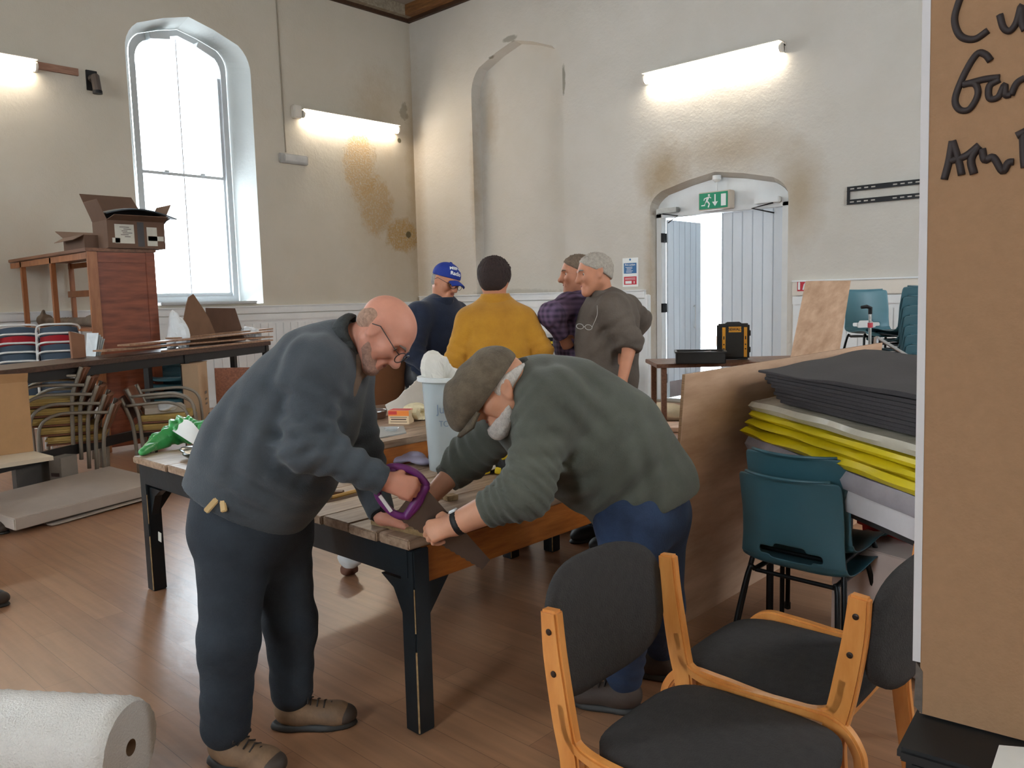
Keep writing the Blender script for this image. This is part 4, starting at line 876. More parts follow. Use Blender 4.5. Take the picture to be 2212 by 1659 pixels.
# ================================================================ tool cases by the door
q = dep(1583, 775, 7.4); zt = q[2]-.005; wt = thing('trestle_table', 'brown topped table holding the black tool cases near the door', 'table', (q[0], q[1], 0), .75)
obj('tabletop', MB().box((0, 0, zt-.02), (1.5, .62, .035)), wood('brown_top', (96, 62, 44), (132, 92, 68)), wt, world=False, bevel=.004)
for x in (-.68, .68):
    for y in (-.26, .26): obj('leg', MB().box((x, y, (zt-.04)/2), (.045, .045, zt-.04)), wood('brown_top', (96, 62, 44), (132, 92, 68)), wt, world=False)
case_b = mat('case_black', (38, 36, 34), .5, var=.08, bump=.08); case_y = mat('case_amber', (230, 158, 44), .45, var=.04)
tc = thing('tool_case', 'upright black tool case with amber strips by the open door', 'case', (q[0], q[1], zt), math.radians(33))
obj('case_body', MB().box((0, 0, .165), (.285, .10, .325)), case_b, tc, world=False, bevel=.014); obj('front_panel', MB().box((0, -.052, .165), (.24, .012, .29)), case_b, tc, world=False, bevel=.008)
obj('carry_handle', MB().box((0, -.02, .333), (.12, .03, .02)).box((-.06, -.02, .327), (.02, .04, .02)).box((.06, -.02, .327), (.02, .04, .02)), case_b, tc, world=False, bevel=.004)
for x in (-.085, .105): obj('amber_strip', MB().box((x, -.06, .16), (.028, .004, .27)), case_y, tc, world=False); obj('strip_print', MB().box((x, -.0625, .20), (.01, .001, .03)).box((x, -.0625, .14), (.012, .001, .012)).box((x, -.0625, .10), (.012, .001, .012)), case_b, tc, world=False)
obj('name_plate', MB().box((.012, -.06, .275), (.11, .004, .05)), case_y, tc, world=False)
pm = parent_matrix(tc); ax_ = lambda v: np.array(pm.to_3x3() @ Vector(v)); lettering('lettering', 'DEWALT', .034, np.array(pm @ Vector((.012, -.063, .275))), ax_((1,0,0)), ax_((0,0,1)), case_b, tc, .0008, bold=.0008)
obj('side_badge', MB().box((-.1435, 0, .17), (.003, .035, .09)), case_y, tc, world=False); obj('latch', MB().box((.146, -.02, .24), (.012, .05, .05)).box((.146, -.02, .09), (.012, .05, .05)), case_b, tc, world=False, bevel=.003)
q2 = dep(1512, 797, 7.15); tr = thing('tool_tray', 'open flat black tool tray left of the upright tool case', 'case', (q2[0], q2[1], zt), math.radians(33))
mb = MB(); W_, D_, H_ = .42, .30, .10
mb.box((0, 0, .006), (W_, D_, .012)).box((-W_/2+.006, 0, H_/2), (.012, D_, H_)).box((W_/2-.006, 0, H_/2), (.012, D_, H_)).box((0, -D_/2+.006, H_/2), (W_, .012, H_)).box((0, D_/2-.006, H_/2), (W_, .012, H_)); obj('tray_body', mb, case_b, tr, world=False, bevel=.003)
obj('rim', MB().box((0, -D_/2, H_), (W_+.02, .02, .012)).box((0, D_/2, H_), (W_+.02, .02, .012)).box((-W_/2, 0, H_), (.02, D_, .012)).box((W_/2, 0, H_), (.02, D_, .012)), case_b, tr, world=False); obj('driver', MB().tube([(-.15, .02, .06), (.1, .05, .09)], .012, 8).tube([(.1, .05, .09), (.16, .06, .095)], .005, 6), steel, tr, world=False)
p = atz(1447, 905); loose('dust_sheet', 'crumpled cream dust sheet on the floor by the doorway', 'cloth', crumple(p+V(0, 0, .06), .3, amp=.5, seed=14, sq=(1.3, 1.0, .35), zmin=.004), mat('cream_sheet', (196, 180, 150), .9, bump=.3, bscale=12), smooth=True)
p = atz(1450, 868, .34); loose('brown_offcut_board', 'flat tan board lying by the doorway threshold', 'board', MB().box((p[0], p[1]+.2, .03), (.8, .45, .05), (0, 0, .6)), ply, bevel=.004)
# white carton with black and yellow tape behind the purple shirt
p = dep(1208, 740, 6.6); wv = thing('white_drum', 'white carton with black-yellow taped top behind the purple shirt', 'box', (p[0], p[1], 0), .7)
obj('carton_body', MB().box((0, 0, .58), (.42, .42, 1.16)), mat('white_carton', (206, 204, 200), .6, var=.06), wv, world=False, bevel=.006); obj('black_band', MB().box((0, 0, 1.2), (.44, .44, .05)), dark_metal, wv, world=False, bevel=.004); obj('yellow_band', MB().box((0, -.221, 1.19), (.30, .004, .02)), hz, wv, world=False); obj('lid', MB().box((0, 0, 1.245), (.43, .43, .03)), mat('white_carton', (206, 204, 200), .6), wv, world=False, bevel=.004)
p = atz(1395, 862); ge = thing('grey_crate', 'pale grey plastic crate on the floor left of the door frame', 'crate', (p[0]-.25, p[1]-.6, 0), .3)
obj('crate_body', MB().box((0, 0, .3), (.35, .45, .6)), mat('grey_crate_plastic', (120, 128, 134), .45), ge, world=False, bevel=.02); obj('crate_lip', MB().box((0, 0, .59), (.38, .48, .03)), mat('grey_crate_plastic', (120, 128, 134), .45), ge, world=False, bevel=.01)

# ================================================================ tall brown board in the right foreground
Lb, Rb = atz(1986, 1540, .87), atz(2212, 1600, .87)
e = unit(Rb-Lb); nn = unit(np.cross((0, 0, 1), e)); nn = nn if nn@FX < 0 else -nn
WB, HB, DB = .46, 1.28, .02
tk = thing('display_board', 'tall brown fibreboard with black marker handwriting at the right edge of the photo', 'board', Lb)
def bp_(u, v, o=0): return Lb+e*(u-v*.013)+V(0, 0, v)+nn*o
fib = mat('brown_fibreboard', (150, 114, 82), .85, var=.05, scale=60, bump=.12, bscale=200)
obj('board_face', MB().prism([bp_(0, 0), bp_(WB, 0), bp_(WB, HB), bp_(0, HB)], -nn*DB), fib, tk)
obj('edge_strip', MB().prism([bp_(-.011, .085, .001), bp_(.0005, .085, .001), bp_(.0005, HB, .001), bp_(-.011, HB, .001)], -nn*(DB+.002)), mat('pale_edge_tape', (196, 190, 188), .6, var=.04), tk)
obj('torn_edge', MB().prism([bp_(-.008, .01, .001), bp_(.004, .0, .001), bp_(.004, .07, .001), bp_(-.006, .085, .001)], -nn*(DB+.001)), mat('torn_grey', (90, 80, 72), .9, var=.3, scale=60), tk)
ink = mat('black_marker', (44, 32, 30), .7, var=.1)
def bpx(px, py):   # a point of the board face seen at a photo pixel
    d = ray(px, py); return C0+d*(((Lb-C0)@nn)/(d@nn))+nn*.0006
def stroke(name, lines, w_=.0050):
    mb = MB()
    for pts in lines: mb.tube(bez([bpx(*q) for q in pts], 6), w_, 6, flat=1.0)
    o = obj(name, mb, ink, tk, smooth=True); return o
stroke('marker_word', [[(2083, -22), (2070, 8), (2062, 45), (2075, 78), (2105, 85), (2135, 66)], [(2160, 32), (2168, 60), (2182, 67), (2196, 48), (2206, 14), (2206, 44), (2214, 66)]])
stroke('marker_word', [[(2140, 132), (2128, 118), (2110, 118), (2084, 160), (2064, 212), (2072, 236), (2094, 236), (2112, 205), (2106, 182), (2080, 182)], [(2080, 184), (2126, 172), (2160, 168)], [(2160, 172), (2138, 186), (2138, 212), (2156, 210), (2170, 184), (2172, 205), (2184, 204)], [(2184, 206), (2196, 180), (2214, 168)]])
stroke('marker_word', [[(2040, 388), (2050, 350), (2058, 305)], [(2058, 305), (2072, 350), (2078, 378)], [(2050, 348), (2085, 338), (2116, 314)], [(2114, 316), (2098, 345), (2104, 376)], [(2122, 322), (2128, 346), (2146, 340), (2166, 370), (2178, 352), (2190, 350)], [(2196, 294), (2216, 284)], [(2210, 290), (2212, 340), (2214, 362)]], .0056)
cr = thing('black_crate', 'black crate standing under the brown marker-written board', 'crate', bp_(.2, -.87, -.12), math.atan2(e[1], e[0]))
cm = mat('crate_black', (18, 18, 19), .6, var=.1)
mb = MB(); mb.box((.06, -.06, .425), (.54, .34, .85)); obj('crate_body', mb, cm, cr, world=False, bevel=.01); obj('crate_lip', MB().box((.06, -.06, .855), (.56, .36, .022)), cm, cr, world=False, bevel=.006)
a = [atz(2158, 1612, .874), atz(2140, 1668, .874), atz(2230, 1690, .874), atz(2230, 1618, .874)]; loose('paper_sheet', 'white sheet of paper lying below the brown board, bottom right corner', 'paper', MB().prism(a, (0, 0, .002)), mat('paper_white', (236, 236, 232), .6))

# ================================================================ bubble wrap roll
q = atz(20, 1520, .32); r0 = .155
ra = V(-2.44, .83, r0); rb = V(-3.35, .05, r0)
ra = dep(285, 1640, 2.58); ra[2] = r0; dr_ = unit(V(*(atz(10, 1525, .33)-atz(300, 1540, .33))[:2], 0)); rb = ra+dr_*1.1
bw_ = mat('bubble_wrap', (214, 208, 200), .25, var=.05, bump=.6, bscale=150, spec=.6); rl = thing('bubble_wrap_roll', 'big roll of bubble wrap lying at the bottom left corner', 'roll', (ra+rb)/2-V(0, 0, r0))
n = 40; mb = MB(); m_ = 60; vs = []
for i in range(m_+1):
    for j in range(n):
        a = 2*math.pi*j/n; up = V(0, 0, 1); sd = np.cross(dr_, up); rr = r0-.001+.002*math.sin(i*2.1+j*3.3)-(.014 if i == 0 else .004 if i == 1 else 0); vs.append(ra+(rb-ra)*i/m_+rr*(math.cos(a)*up+math.sin(a)*sd))
core = [ra+.026*(math.cos(2*math.pi*j/n)*V(0, 0, 1)+math.sin(2*math.pi*j/n)*np.cross(dr_, (0, 0, 1))) for j in range(n)]
deep = [p_+dr_*.3 for p_ in core]; k0 = len(vs); vs += core; vs += deep
fs = [(i*n+j, i*n+(j+1) % n, (i+1)*n+(j+1) % n, (i+1)*n+j) for i in range(m_) for j in range(n)]+[(j, k0+j, k0+(j+1) % n, (j+1) % n) for j in range(n)]
mb.add(vs, fs); obj('wrap', mb, bw_, rl, smooth='auto')
obj('cardboard_core', MB().add(core+deep, [(j, n+j, n+(j+1) % n, (j+1) % n) for j in range(n)]), mat('core_card', (126, 96, 70), .8), rl)

# ================================================================ left side of the hall
card = mat('cardboard', (176, 134, 92), .8, var=.06, scale=10, bump=.08); card_d = mat('cardboard_dark', (116, 84, 62), .85, var=.08, scale=10, bump=.08)
blackp = mat('black_bench_paint', (26, 24, 24), .5, var=.15)
ZT = 1.09; T0, T1 = atz(5, 800, ZT), atz(585, 737, ZT); tu = unit(T1-T0); tn = V(tu[1], -tu[0], 0); tn = tn if tn@FX > 0 else -tn
T0 = T0-tu*1.2
tb_ = thing('long_bench', 'long tall black-framed bench with dark wooden top along the left wall', 'table', (T0+T1)/2*V(1, 1, 0))
LT = np.linalg.norm(T1-T0)
def tp_(u, v, z): return T0*V(1, 1, 0)+tu*u+tn*v+V(0, 0, z)
def tbox(u0, u1, v0, v1, z0, z1): return MB().prism([tp_(u0, v0, z0), tp_(u1, v0, z0), tp_(u1, v1, z0), tp_(u0, v1, z0)], (0, 0, z1-z0))
obj('tabletop', tbox(0, LT, 0, .55, ZT-.045, ZT), wood('dark_bench_top', (58, 38, 28), (92, 64, 48), .45), tb_, bevel=.004)
obj('apron', tbox(.02, LT-.02, .03, .06, ZT-.13, ZT-.045), blackp, tb_); obj('apron', tbox(.02, LT-.02, .49, .52, ZT-.13, ZT-.045), blackp, tb_)
def u_at(px_, py_, z): return float((atz(px_, py_, z)-T0)@tu)
for u in (.05, u_at(462, 756, ZT), LT-.05):
    for v in (.05, .50): obj('leg', tbox(u-.03, u+.03, v-.03, v+.03, 0, ZT-.05), blackp, tb_)
obj('foot_rail', tbox(.05, LT-.05, .03, .07, .30, .385), blackp, tb_)
# planks on the bench
bw1 = wood('laminate_plank', (134, 98, 74), (186, 148, 120), .45, 3, (2, 12, 12))
def on_bench(px_, py_, v):
    d = ray(px_, py_); o = T0*V(1, 1, 0)+tn*v; return C0+d*(((o-C0)@tn)/(d@tn))
def plank_on(name, label, a, b, v, wd, th=.016):
    a, b = on_bench(*a, v), on_bench(*b, v)
    lo_ = ZT+.001+th
    for q in (a, b): q[2] = max(q[2], lo_)
    loose(name, label, 'plank', MB().prism([a, b, b+tn*wd, a+tn*wd], (0, 0, -th)), bw1)
plank_on('loose_plank', 'lowest loose plank on the tall black bench', (232, 756), (590, 726), .10, .16)
plank_on('loose_plank', 'middle loose plank on the tall black bench, crossing the lowest', (280, 744), (590, 714), .13, .14)
plank_on('loose_plank', 'plank nearest the front edge of the tall black bench', (362, 757), (590, 736), .01, .08)
plank_on('loose_plank', 'upper dark-edged plank on the tall black bench', (385, 729), (590, 709), .30, .16)
# things standing at the far end of the bench, under the window
zz = ZT+.001
def upright(name, label, pxs, v, thick, material, cat):
    P = [on_bench(*q, v) for q in pxs]; 
    for k in (0, 1): P[k][2] = ZT+.001
    return loose(name, label, cat, MB().prism(P, tn*thick), material)
upright('torn_cardboard', 'pointed torn brown cardboard piece standing below the window', [(386, 735), (474, 728), (452, 688), (440, 668), (418, 635), (408, 642), (403, 660)], .37, .012, mat('torn_card', (128, 96, 74), .8, var=.08), 'cardboard')
upright('dark_cardboard', 'dark brown cardboard panel leaning below the window', [(450, 728), (530, 722), (508, 666), (446, 665)], .48, .015, mat('dark_card_panel', (92, 64, 48), .75, var=.1), 'cardboard')
p = on_bench(543, 722, .35); loose('polythene_bag', 'small crumpled white plastic bag at the far end of the bench', 'bag', crumple(V(p[0], p[1], ZT+.10), .095, amp=.7, seed=17, sq=(1, 1, .85), zmin=ZT+.002), plastic_white)
p = on_bench(380, 722, .42); loose('polythene_bag', 'clear white plastic bag standing between cupboard and torn cardboard', 'bag', crumple(V(p[0], p[1], ZT+.14), .14, amp=.8, seed=18, sq=(.6, .6, 1.4), zmin=ZT+.001), plastic_white)
# timber cupboard
mah = wood('mahogany', (104, 50, 30), (146, 80, 52), .4, 2.5, (1, 1, 9), .05); mah_l = wood('light_mahogany', (134, 80, 46), (170, 112, 72), .4, 2.5, (6, 6, 1), .05); mah_top = wood('dark_top', (104, 66, 44), (142, 98, 70), .45, 2.5, (1, 9, 9))
K = dep(187, 535, 8.4); zk = K[2]; kx, ky = K[0], K[1]
lo_, hi_ = .2, 1.6
for _ in range(40):
    md_ = (lo_+hi_)/2; pp_ = V(kx, ky+md_, zk)-C0; px_ = CX+FPX*(pp_@RX)/(pp_@FX)
    if px_ < 333: lo_ = md_
    else: hi_ = md_
dk = lo_; wk_ = kx-XL-.06
cb = thing('cupboard', 'open wooden cupboard frame with red-brown end panel, boxes on top', 'cupboard', (kx-wk_/2, ky+dk/2, 0))
obj('top_board', MB().span((kx-wk_, ky-.02, zk-.035), (kx+.02, ky+dk+.01, zk)), mah_top, cb, bevel=.005); obj('top_rail', MB().span((kx-wk_, ky, zk-.11), (kx-.02, ky+.03, zk-.045)), mah_l, cb); obj('top_rail', MB().span((kx-wk_, ky+dk-.03, zk-.11), (kx-.02, ky+dk, zk-.045)), mah_l, cb)
ep = obj('end_panel', MB().span((kx-.03, ky+.09, .1), (kx-.012, ky+dk-.09, zk-.04)), mah, cb); 
for y0_ in (ky, ky+dk-.10): obj('panel_stile', MB().span((kx-.035, y0_, 0), (kx, y0_+.10, zk-.036)), mah_l if y0_ == ky else mah, ep, bevel=.004)
for z0_ in (.05, zk-.15): obj('panel_rail', MB().span((kx-.035, ky+.1, z0_), (kx, ky+dk-.1, z0_+.11)), mah, ep, bevel=.004)
zs_ = aty(100, 708, ky)[2]
for px_ in (112, 48, -30):
    xx = aty(px_, 620, ky)[0]
    obj('post', MB().span((xx-.03, ky, zs_-.03), (xx+.03, ky+.05, zk-.04)), mah_l, cb, bevel=.004)
for px_ in (161, 96):
    xx = aty(px_, 620, ky+dk)[0]
    obj('post', MB().span((xx-.03, ky+dk-.05, zs_-.03), (xx+.03, ky+dk, zk-.04)), mah_l, cb, bevel=.004)
obj('shelf', MB().span((kx-wk_, ky+.0, zs_-.03), (kx-.036, ky+dk-.01, zs_)), mah_l, cb, bevel=.004)
zr_ = aty(60, 640, ky+dk)[2]; obj('back_rail', MB().span((kx-wk_, ky+dk-.03, zr_-.05), (kx-.8, ky+dk-.055, zr_+.03)), mah_l, cb)
p0, p1 = aty(18, 703, ky+.3), aty(205, 698, ky+.3); zs0 = zs_
S_ = Soft(); A_ = V(max(p0[0], XL+.12), ky+.3, zs0+.075); B_ = V(min(p1[0], kx-.12), ky+.3, zs0+.06)
S_.cone(A_, A_+V(.16, 0, 0), .075, .075, .02).cone(A_+V(.17, 0, -.02), B_, .05, .055, .03).cone(A_+V(.08, -.02, .07), A_+V(.12, -.02, .12), .03, .02, .03).cone(B_+V(-.12, 0, .03), B_, .05, .07, .03); S_.fold(B_, .35, (1, .2, .4), .06, .008).fold((A_+B_)/2, .3, (1, .2, .8), .09, .004); S_.cut((0, 0, zs0+.001), (0, 0, -1))
tag(S_.build('cloth_roll', mat('drab_canvas', (120, 104, 88), .8, var=.2, scale=8, bump=.2), None, .012), 'tied drab roll of canvas lying on the cupboard shelf', 'roll')
# cardboard boxes on the cupboard
def open_box(name, label, loc, rot, d, mats, flaps):
    t = thing(name, label, 'box', loc, rot); x, y, z = [q_/2 for q_ in d]; th = .006
    obj('box_walls', MB().box((0, 0, th/2), (d[0], d[1], th)).box((-x, 0, z), (th, d[1], d[2])).box((x, 0, z), (th, d[1], d[2])).box((0, -y, z), (d[0], th, d[2])).box((0, y, z), (d[0], th, d[2])), mats, t, world=False)
    for (side, ln, ang) in flaps:
        ca, sa = math.cos(ang), math.sin(ang); mb = MB()
        if side in 'LR':
            s = -1 if side == 'L' else 1; mb.prism([(s*x, -y, d[2]), (s*x, y, d[2]), (s*(x+ln*ca), y*.94, d[2]+ln*sa), (s*(x+ln*ca), -y*.94, d[2]+ln*sa)], (0, 0, th))
        else:
            s = -1 if side == 'F' else 1; mb.prism([(-x, s*y, d[2]), (x, s*y, d[2]), (x*.94, s*(y+ln*ca), d[2]+ln*sa), (-x*.94, s*(y+ln*ca), d[2]+ln*sa)], (0, 0, th))
        obj('flap', mb, mats, t, world=False)
    return t
cdk = mat('box_dark', (104, 78, 62), .85, var=.06, scale=10)
d0 = kx-.28; open_box('cardboard_box', 'low brown cardboard box with open flaps at the left on the cupboard', (kx-.52, ky+.28, zk), 0, (.62, .44, .15), cdk, [('L', .30, .32), ('F', .12, -.5), ('B', .2, 1.2)])
ob = open_box('cardboard_box', 'grey-brown cardboard box with white labels, flaps up, on the cupboard', (kx-.14, ky+.50, zk+.002), 0, (.40, .60, .29), cdk, [('R', .16, .25), ('B', .22, 1.1), ('F', .22, 1.2), ('L', .50, .75)])
for (y_, z_, a_, b_) in ((-.13, .15, .20, .20), (.16, .13, .11, .20), (.2, .11, .17, .05), (-.22, .08, .08, .05)): obj('paper_label', MB().box((.204, y_, z_), (.002, a_, b_)), mat('label_paper', (196, 192, 180), .7), ob, world=False)
obj('tape', MB().box((.204, .04, .15), (.002, .07, .26)), mat('dark_tape', (62, 58, 58), .5), ob, world=False)
mb = MB(); [mb.box((.2055, -.13+.03*(k % 2), .22-.02*k), (.001, .1-.02*(k % 3), .006)) for k in range(6)]; obj('label_print', mb, mat('print_dark', (70, 50, 46), .6), ob, world=False)
dt = mat('blue_black_sheet', (52, 60, 66), .5, var=.1); a_ = V(kx+.06, ky+.45, zk+.315)
loose('dark_folder', 'blue-black folded sheet lying over the labelled cardboard box', 'sheet', MB().grid([[a_+V(-.42*u, -.25+.75*v, .10*math.sin(2.6*v+.4)+.05*u*math.sin(5*u)) for v in np.linspace(0, 1, 10)] for u in np.linspace(0, 1, 6)], .012), dt, smooth='auto')
# stacks of school chairs on the floor between bench and cupboard
wtube = mat('white_tube', (214, 214, 212), .4, var=.03); slate = mat('slate_plastic', (72, 88, 104), .5, var=.06); redc = mat('red_plastic_seat', (170, 32, 44), .45, var=.06)
def school_chair(name, label, loc, rot, seatmat, group):
    t = thing(name, label, 'chair', loc, rot, group)
    obj('seat', MB().grid([[(x, y, .43+.012*math.cos(x*9)+.02*(y/.2)**2-.04*max(0, x-.12)/.08) for y in np.linspace(-.2, .2, 7)] for x in np.linspace(-.19, .2, 9)], .014), seatmat, t, world=False, smooth='auto')
    obj('backrest', MB().grid([[(-.2-.10*v+.07*(y/.2)**2, y*(1-.12*v*v), .46+v*.34-.02*(y/.2)**2*v) for y in np.linspace(-.2, .2, 9)] for v in np.linspace(0, 1, 7)], .012), seatmat, t, world=False, smooth='auto')
    obj('back_hoop', MB().tube(bez([(-.235, -.212, .60), (-.265, -.208, .76), (-.30, -.16, .815), (-.312, 0, .822), (-.30, .16, .815), (-.265, .208, .76), (-.235, .212, .60)], 4), .011, 8), wtube, t, world=False, smooth=True)
    for s in (-1, 1): obj('leg', MB().tube(bez([(.22, s*.24, 0), (.18, s*.215, .40), (.12, s*.21, .42), (-.12, s*.21, .42), (-.2, s*.215, .46), (-.262, s*.205, .74)], 4), .011, 8).tube(bez([(-.10, s*.21, .42), (-.18, s*.23, .2), (-.24, s*.24, 0)], 3), .011, 8), wtube, t, world=False, smooth=True)
    return t
def nested(px_, py_, dist, rot, cols, where):
    q_ = dep(px_, py_, dist); first = {}
    for k, cm_ in enumerate(cols):
        lab = ['lowest', 'second', 'third', 'middle', 'third from top', 'second from top', 'topmost'][k]+' '+('red' if cm_ is redc else 'slate-blue')+' school chair of the white-framed stack '+where
        loc = (q_[0]+.03*k*math.cos(rot), q_[1]+.03*k*math.sin(rot), .094*k)
        if id(cm_) in first: o = dup(first[id(cm_)], loc, rot, lab)
        else: o = first[id(cm_)] = school_chair('school_chair', lab, loc, rot, cm_, 'school chairs behind the long bench')
nested(42, 725, 8.7, math.radians(158), [slate, redc, slate, slate, slate, redc, slate], 'at the left photo edge')
nested(128, 715, 8.75, math.radians(158), [slate, slate, redc, slate, slate, redc, slate], 'below the cupboard shelf')
p = dep(140, 735, 7.5); 
loose('tan_board', 'tan hardboard piece standing behind the long bench near the cupboard end', 'board', MB().prism([tp_(u_at(128, 775, ZT), .42, ZT+.002), tp_(u_at(166, 772, ZT), .42, ZT+.002), tp_(u_at(166, 772, ZT), .42, ZT+.21), tp_(u_at(148, 775, ZT), .42, ZT+.25), tp_(u_at(135, 775, ZT), .42, ZT+.19)], tn*.02), mat('tan_hardboard', (150, 106, 80), .7))
p = tp_(u_at(176, 770, ZT), .42, ZT); fo = thing('folded_papers', 'bundle of folded white leaflets standing on the long bench by the cupboard', 'papers', p)
for k in range(4): obj('leaflet', MB().prism([p+tu*(.02*k)+tn*(.0), p+tu*(.05+.02*k)+tn*.16, p+tu*(.09+.025*k)+tn*.16+V(0, 0, .22-.02*k), p+tu*(.06+.025*k)+V(0, 0, .22-.02*k)], tu*.004), mat('leaflet_paper', (206, 212, 214), .5), fo)
# stacked armchairs under the bench
gtube = mat('grey_tube', (150, 142, 130), .4, .3); pad = mat('ochre_pad', (190, 160, 92), .8, var=.1, bump=.2, bscale=60); brn = mat('brown_vinyl', (124, 76, 50), .5, var=.1)
def arm_chair(name, label, loc, rot, group):
    t = thing(name, label, 'chair', loc, rot, group)      # +x forward
    obj('seat_pad', MB().box((.0, 0, .43), (.46, .46, .055)), pad, t, world=False, bevel=.02); obj('seat_pan', MB().box((.0, 0, .392), (.44, .44, .015)), brn, t, world=False)
    obj('backrest', MB().grid([[(-.24-.10*v-.03*math.cos(y*6), y, .49+.21*v) for y in np.linspace(-.21, .21, 9)] for v in np.linspace(0, 1, 5)], .03), brn, t, world=False, smooth='auto')
    for s in (-1, 1):
        obj('arm', MB().tube(bez([(.27, s*.27, 0), (.27, s*.27, .40), (.24, s*.27, .58), (.12, s*.27, .655), (-.05, s*.27, .66), (-.27, s*.26, .645)], 6), .014, 8), gtube, t, world=False, smooth=True)
        obj('back_post', MB().tube(bez([(-.20, s*.235, 0), (-.22, s*.235, .42), (-.26, s*.235, .58), (-.31, s*.235, .715)], 5), .017, 8), gtube, t, world=False, smooth=True)
    return t
def arm_stack(px_, py_, dist, rot, n_, where):
    q_ = dep(px_, py_, dist); f_ = V(math.cos(rot), math.sin(rot), 0); base_ = None
    for k in range(n_):
        loc = V(q_[0], q_[1], 0)-f_*(-.055*k)+V(0, 0, .083*k); lab = ['lowest', 'second', 'third', 'fourth', 'fifth'][k]+' ochre-padded armchair of the nested stack '+where
        if base_ is None: base_ = arm_chair('arm_chair', lab, loc, rot, 'ochre-padded armchairs under the long bench')
        else: dup(base_, loc, rot, lab)
arm_stack(165, 900, 7.15, math.radians(246), 5, 'seen from the side, left')
arm_stack(350, 880, 7.75, math.radians(58), 2, 'on the right, facing right')
q_ = dep(352, 860, 7.75); bk = thing('bag_of_papers', 'pale open carton lying on the right armchair stack', 'carton', (q_[0], q_[1], .545), -.3); obj('carton_body', MB().box((0, 0, .03), (.3, .36, .06)), mat('pale_carton2', (190, 180, 166), .7), bk, world=False, bevel=.003); obj('white_wrap', crumple((.14, .02, .05), .09, amp=.5, seed=41, sq=(1, 1, .5), zmin=.0), plastic_white, bk, world=False, smooth=True)
q_ = dep(375, 815, 9.3); b_ = dup(base, (q_[0], q_[1], 0), math.radians(-30), 'lowest teal chair of the small stack behind the black bench leg'); b_['group'] = 'teal chairs behind the black bench'
for k in range(1, 5): o = dup(base, (q_[0], q_[1], .08*k), math.radians(-30), ['', 'second', 'third', 'fourth', 'topmost'][k]+' teal chair of the small stack behind the black bench leg'); o['group'] = 'teal chairs behind the black bench'
q_ = dep(425, 865, 8.6); tcn = thing('tall_carton', 'tall pale carton standing behind the black bench legs', 'box', (q_[0], q_[1], 0), .9); obj('carton_body', MB().box((0, 0, .47), (.16, .42, .94)), mat('pale_card', (196, 166, 134), .8, var=.05), tcn, world=False, bevel=.004); obj('print', MB().box((.081, .08, .62), (.001, .1, .03)).box((.081, .08, .55), (.001, .1, .02)).box((.081, .08, .5), (.001, .1, .02)), mat('print_grey', (130, 120, 110), .8), tcn, world=False); obj('flap', MB().box((0, 0, .945), (.17, .43, .01)), mat('pale_card', (196, 166, 134), .8), tcn, world=False)
for k, (px_, lab) in enumerate(((497, 'brown board standing between the black bench legs'), (535, 'reddish board standing under the bench end behind the sawing man'))):
    q_ = dep(px_, 860, 8.4); loose('upright_board', lab, 'board', MB().box((q_[0], q_[1], .45), (.28, .02, .9), (0, 0, .75)), wood('red_board', (110, 62, 40), (150, 92, 62)))
# low table with cardboard box, left edge
a, b = atz(115, 985, .50), atz(-60, 1012, .50); e2 = unit(b-a); n2 = V(-e2[1], e2[0], 0); n2 = n2 if n2@FX > 0 else -n2
lt = thing('low_table', 'low pale-topped table at the left edge with a cardboard box on it', 'table', (a+b)/2*V(1, 1, 0)); WL = 1.0
obj('tabletop', MB().prism([a, a+e2*WL, a+e2*WL+n2*.6, a+n2*.6], (0, 0, -.03)), mat('cream_laminate', (206, 190, 166), .5, var=.04), lt)
for u, v in ((.38, .10), (.9, .06), (.38, .54), (.9, .54)): obj('leg', MB().tube([a+e2*u+n2*v-V(0, 0, .03), a+e2*u+n2*v-V(0, 0, .5)], .02, 8), mat('table_leg_wood', (170, 140, 104), .6), lt)
obj('edge_band', MB().prism([a+e2*.35-n2*.002+V(0, 0, -.05), a+e2*WL-n2*.002+V(0, 0, -.05), a+e2*WL-n2*.002+V(0, 0, -.10), a+e2*.35-n2*.002+V(0, 0, -.10)], n2*.03), mat('table_leg_wood', (170, 140, 104), .6), lt)
q_ = atz(74, 975, .50); e3 = unit(atz(0, 985, .5)-q_); n3 = V(-e3[1], e3[0], 0); n3 = n3 if n3@FX > 0 else -n3
cc = q_+e3*.3+n3*.16; bx_ = thing('cardboard_box', 'plain brown cardboard box standing on the low table at the left edge', 'box', (cc[0], cc[1], .50), math.atan2(e3[1], e3[0]))
obj('box_body', MB().box((0, 0, .26), (.60, .30, .52)), card, bx_, world=False, bevel=.003); obj('flap', MB().prism([(-.30, .14, .52), (.30, .14, .52), (.30, .17, .60), (-.30, .17, .585)], (0, .005, 0)), card, bx_, world=False)
# dark box shapes under the benches
bks = [(225, 1040, 7.0, .10, (92, 88, 84)), (240, 1035, 7.05, .10, (70, 66, 64)), (268, 1030, 6.9, .16, (120, 112, 104))]
for k in range(5):
    q_ = dep(60+k*16, 1050, 6.55+.08*k); loose('hanging_file', ['leftmost grey box file in the row under the low table', 'second grey box file under the low table', 'middle grey box file under the low table', 'fourth grey box file under the low table', 'rightmost grey box file in the row under the low table'][k], 'file', MB().box((q_[0], q_[1], .16), (.05, .24, .32), (0, 0, .5)), mat('file_grey', (92, 88, 84), .6, var=.1), 'box files under the low table', bevel=.004)
q_ = dep(140, 1040, 6.7); mk = thing('storage_box', 'small pale storage box with dark print standing beside the grey files', 'box', (q_[0], q_[1], 0), .5); obj('box_body', MB().box((0, 0, .17), (.12, .18, .34)), mat('pale_grey_card', (136, 128, 120), .7), mk, world=False, bevel=.004); obj('print', MB().box((.0, -.091, .2), (.08, .001, .03)), mat('print_dark', (70, 50, 46), .6), mk, world=False)
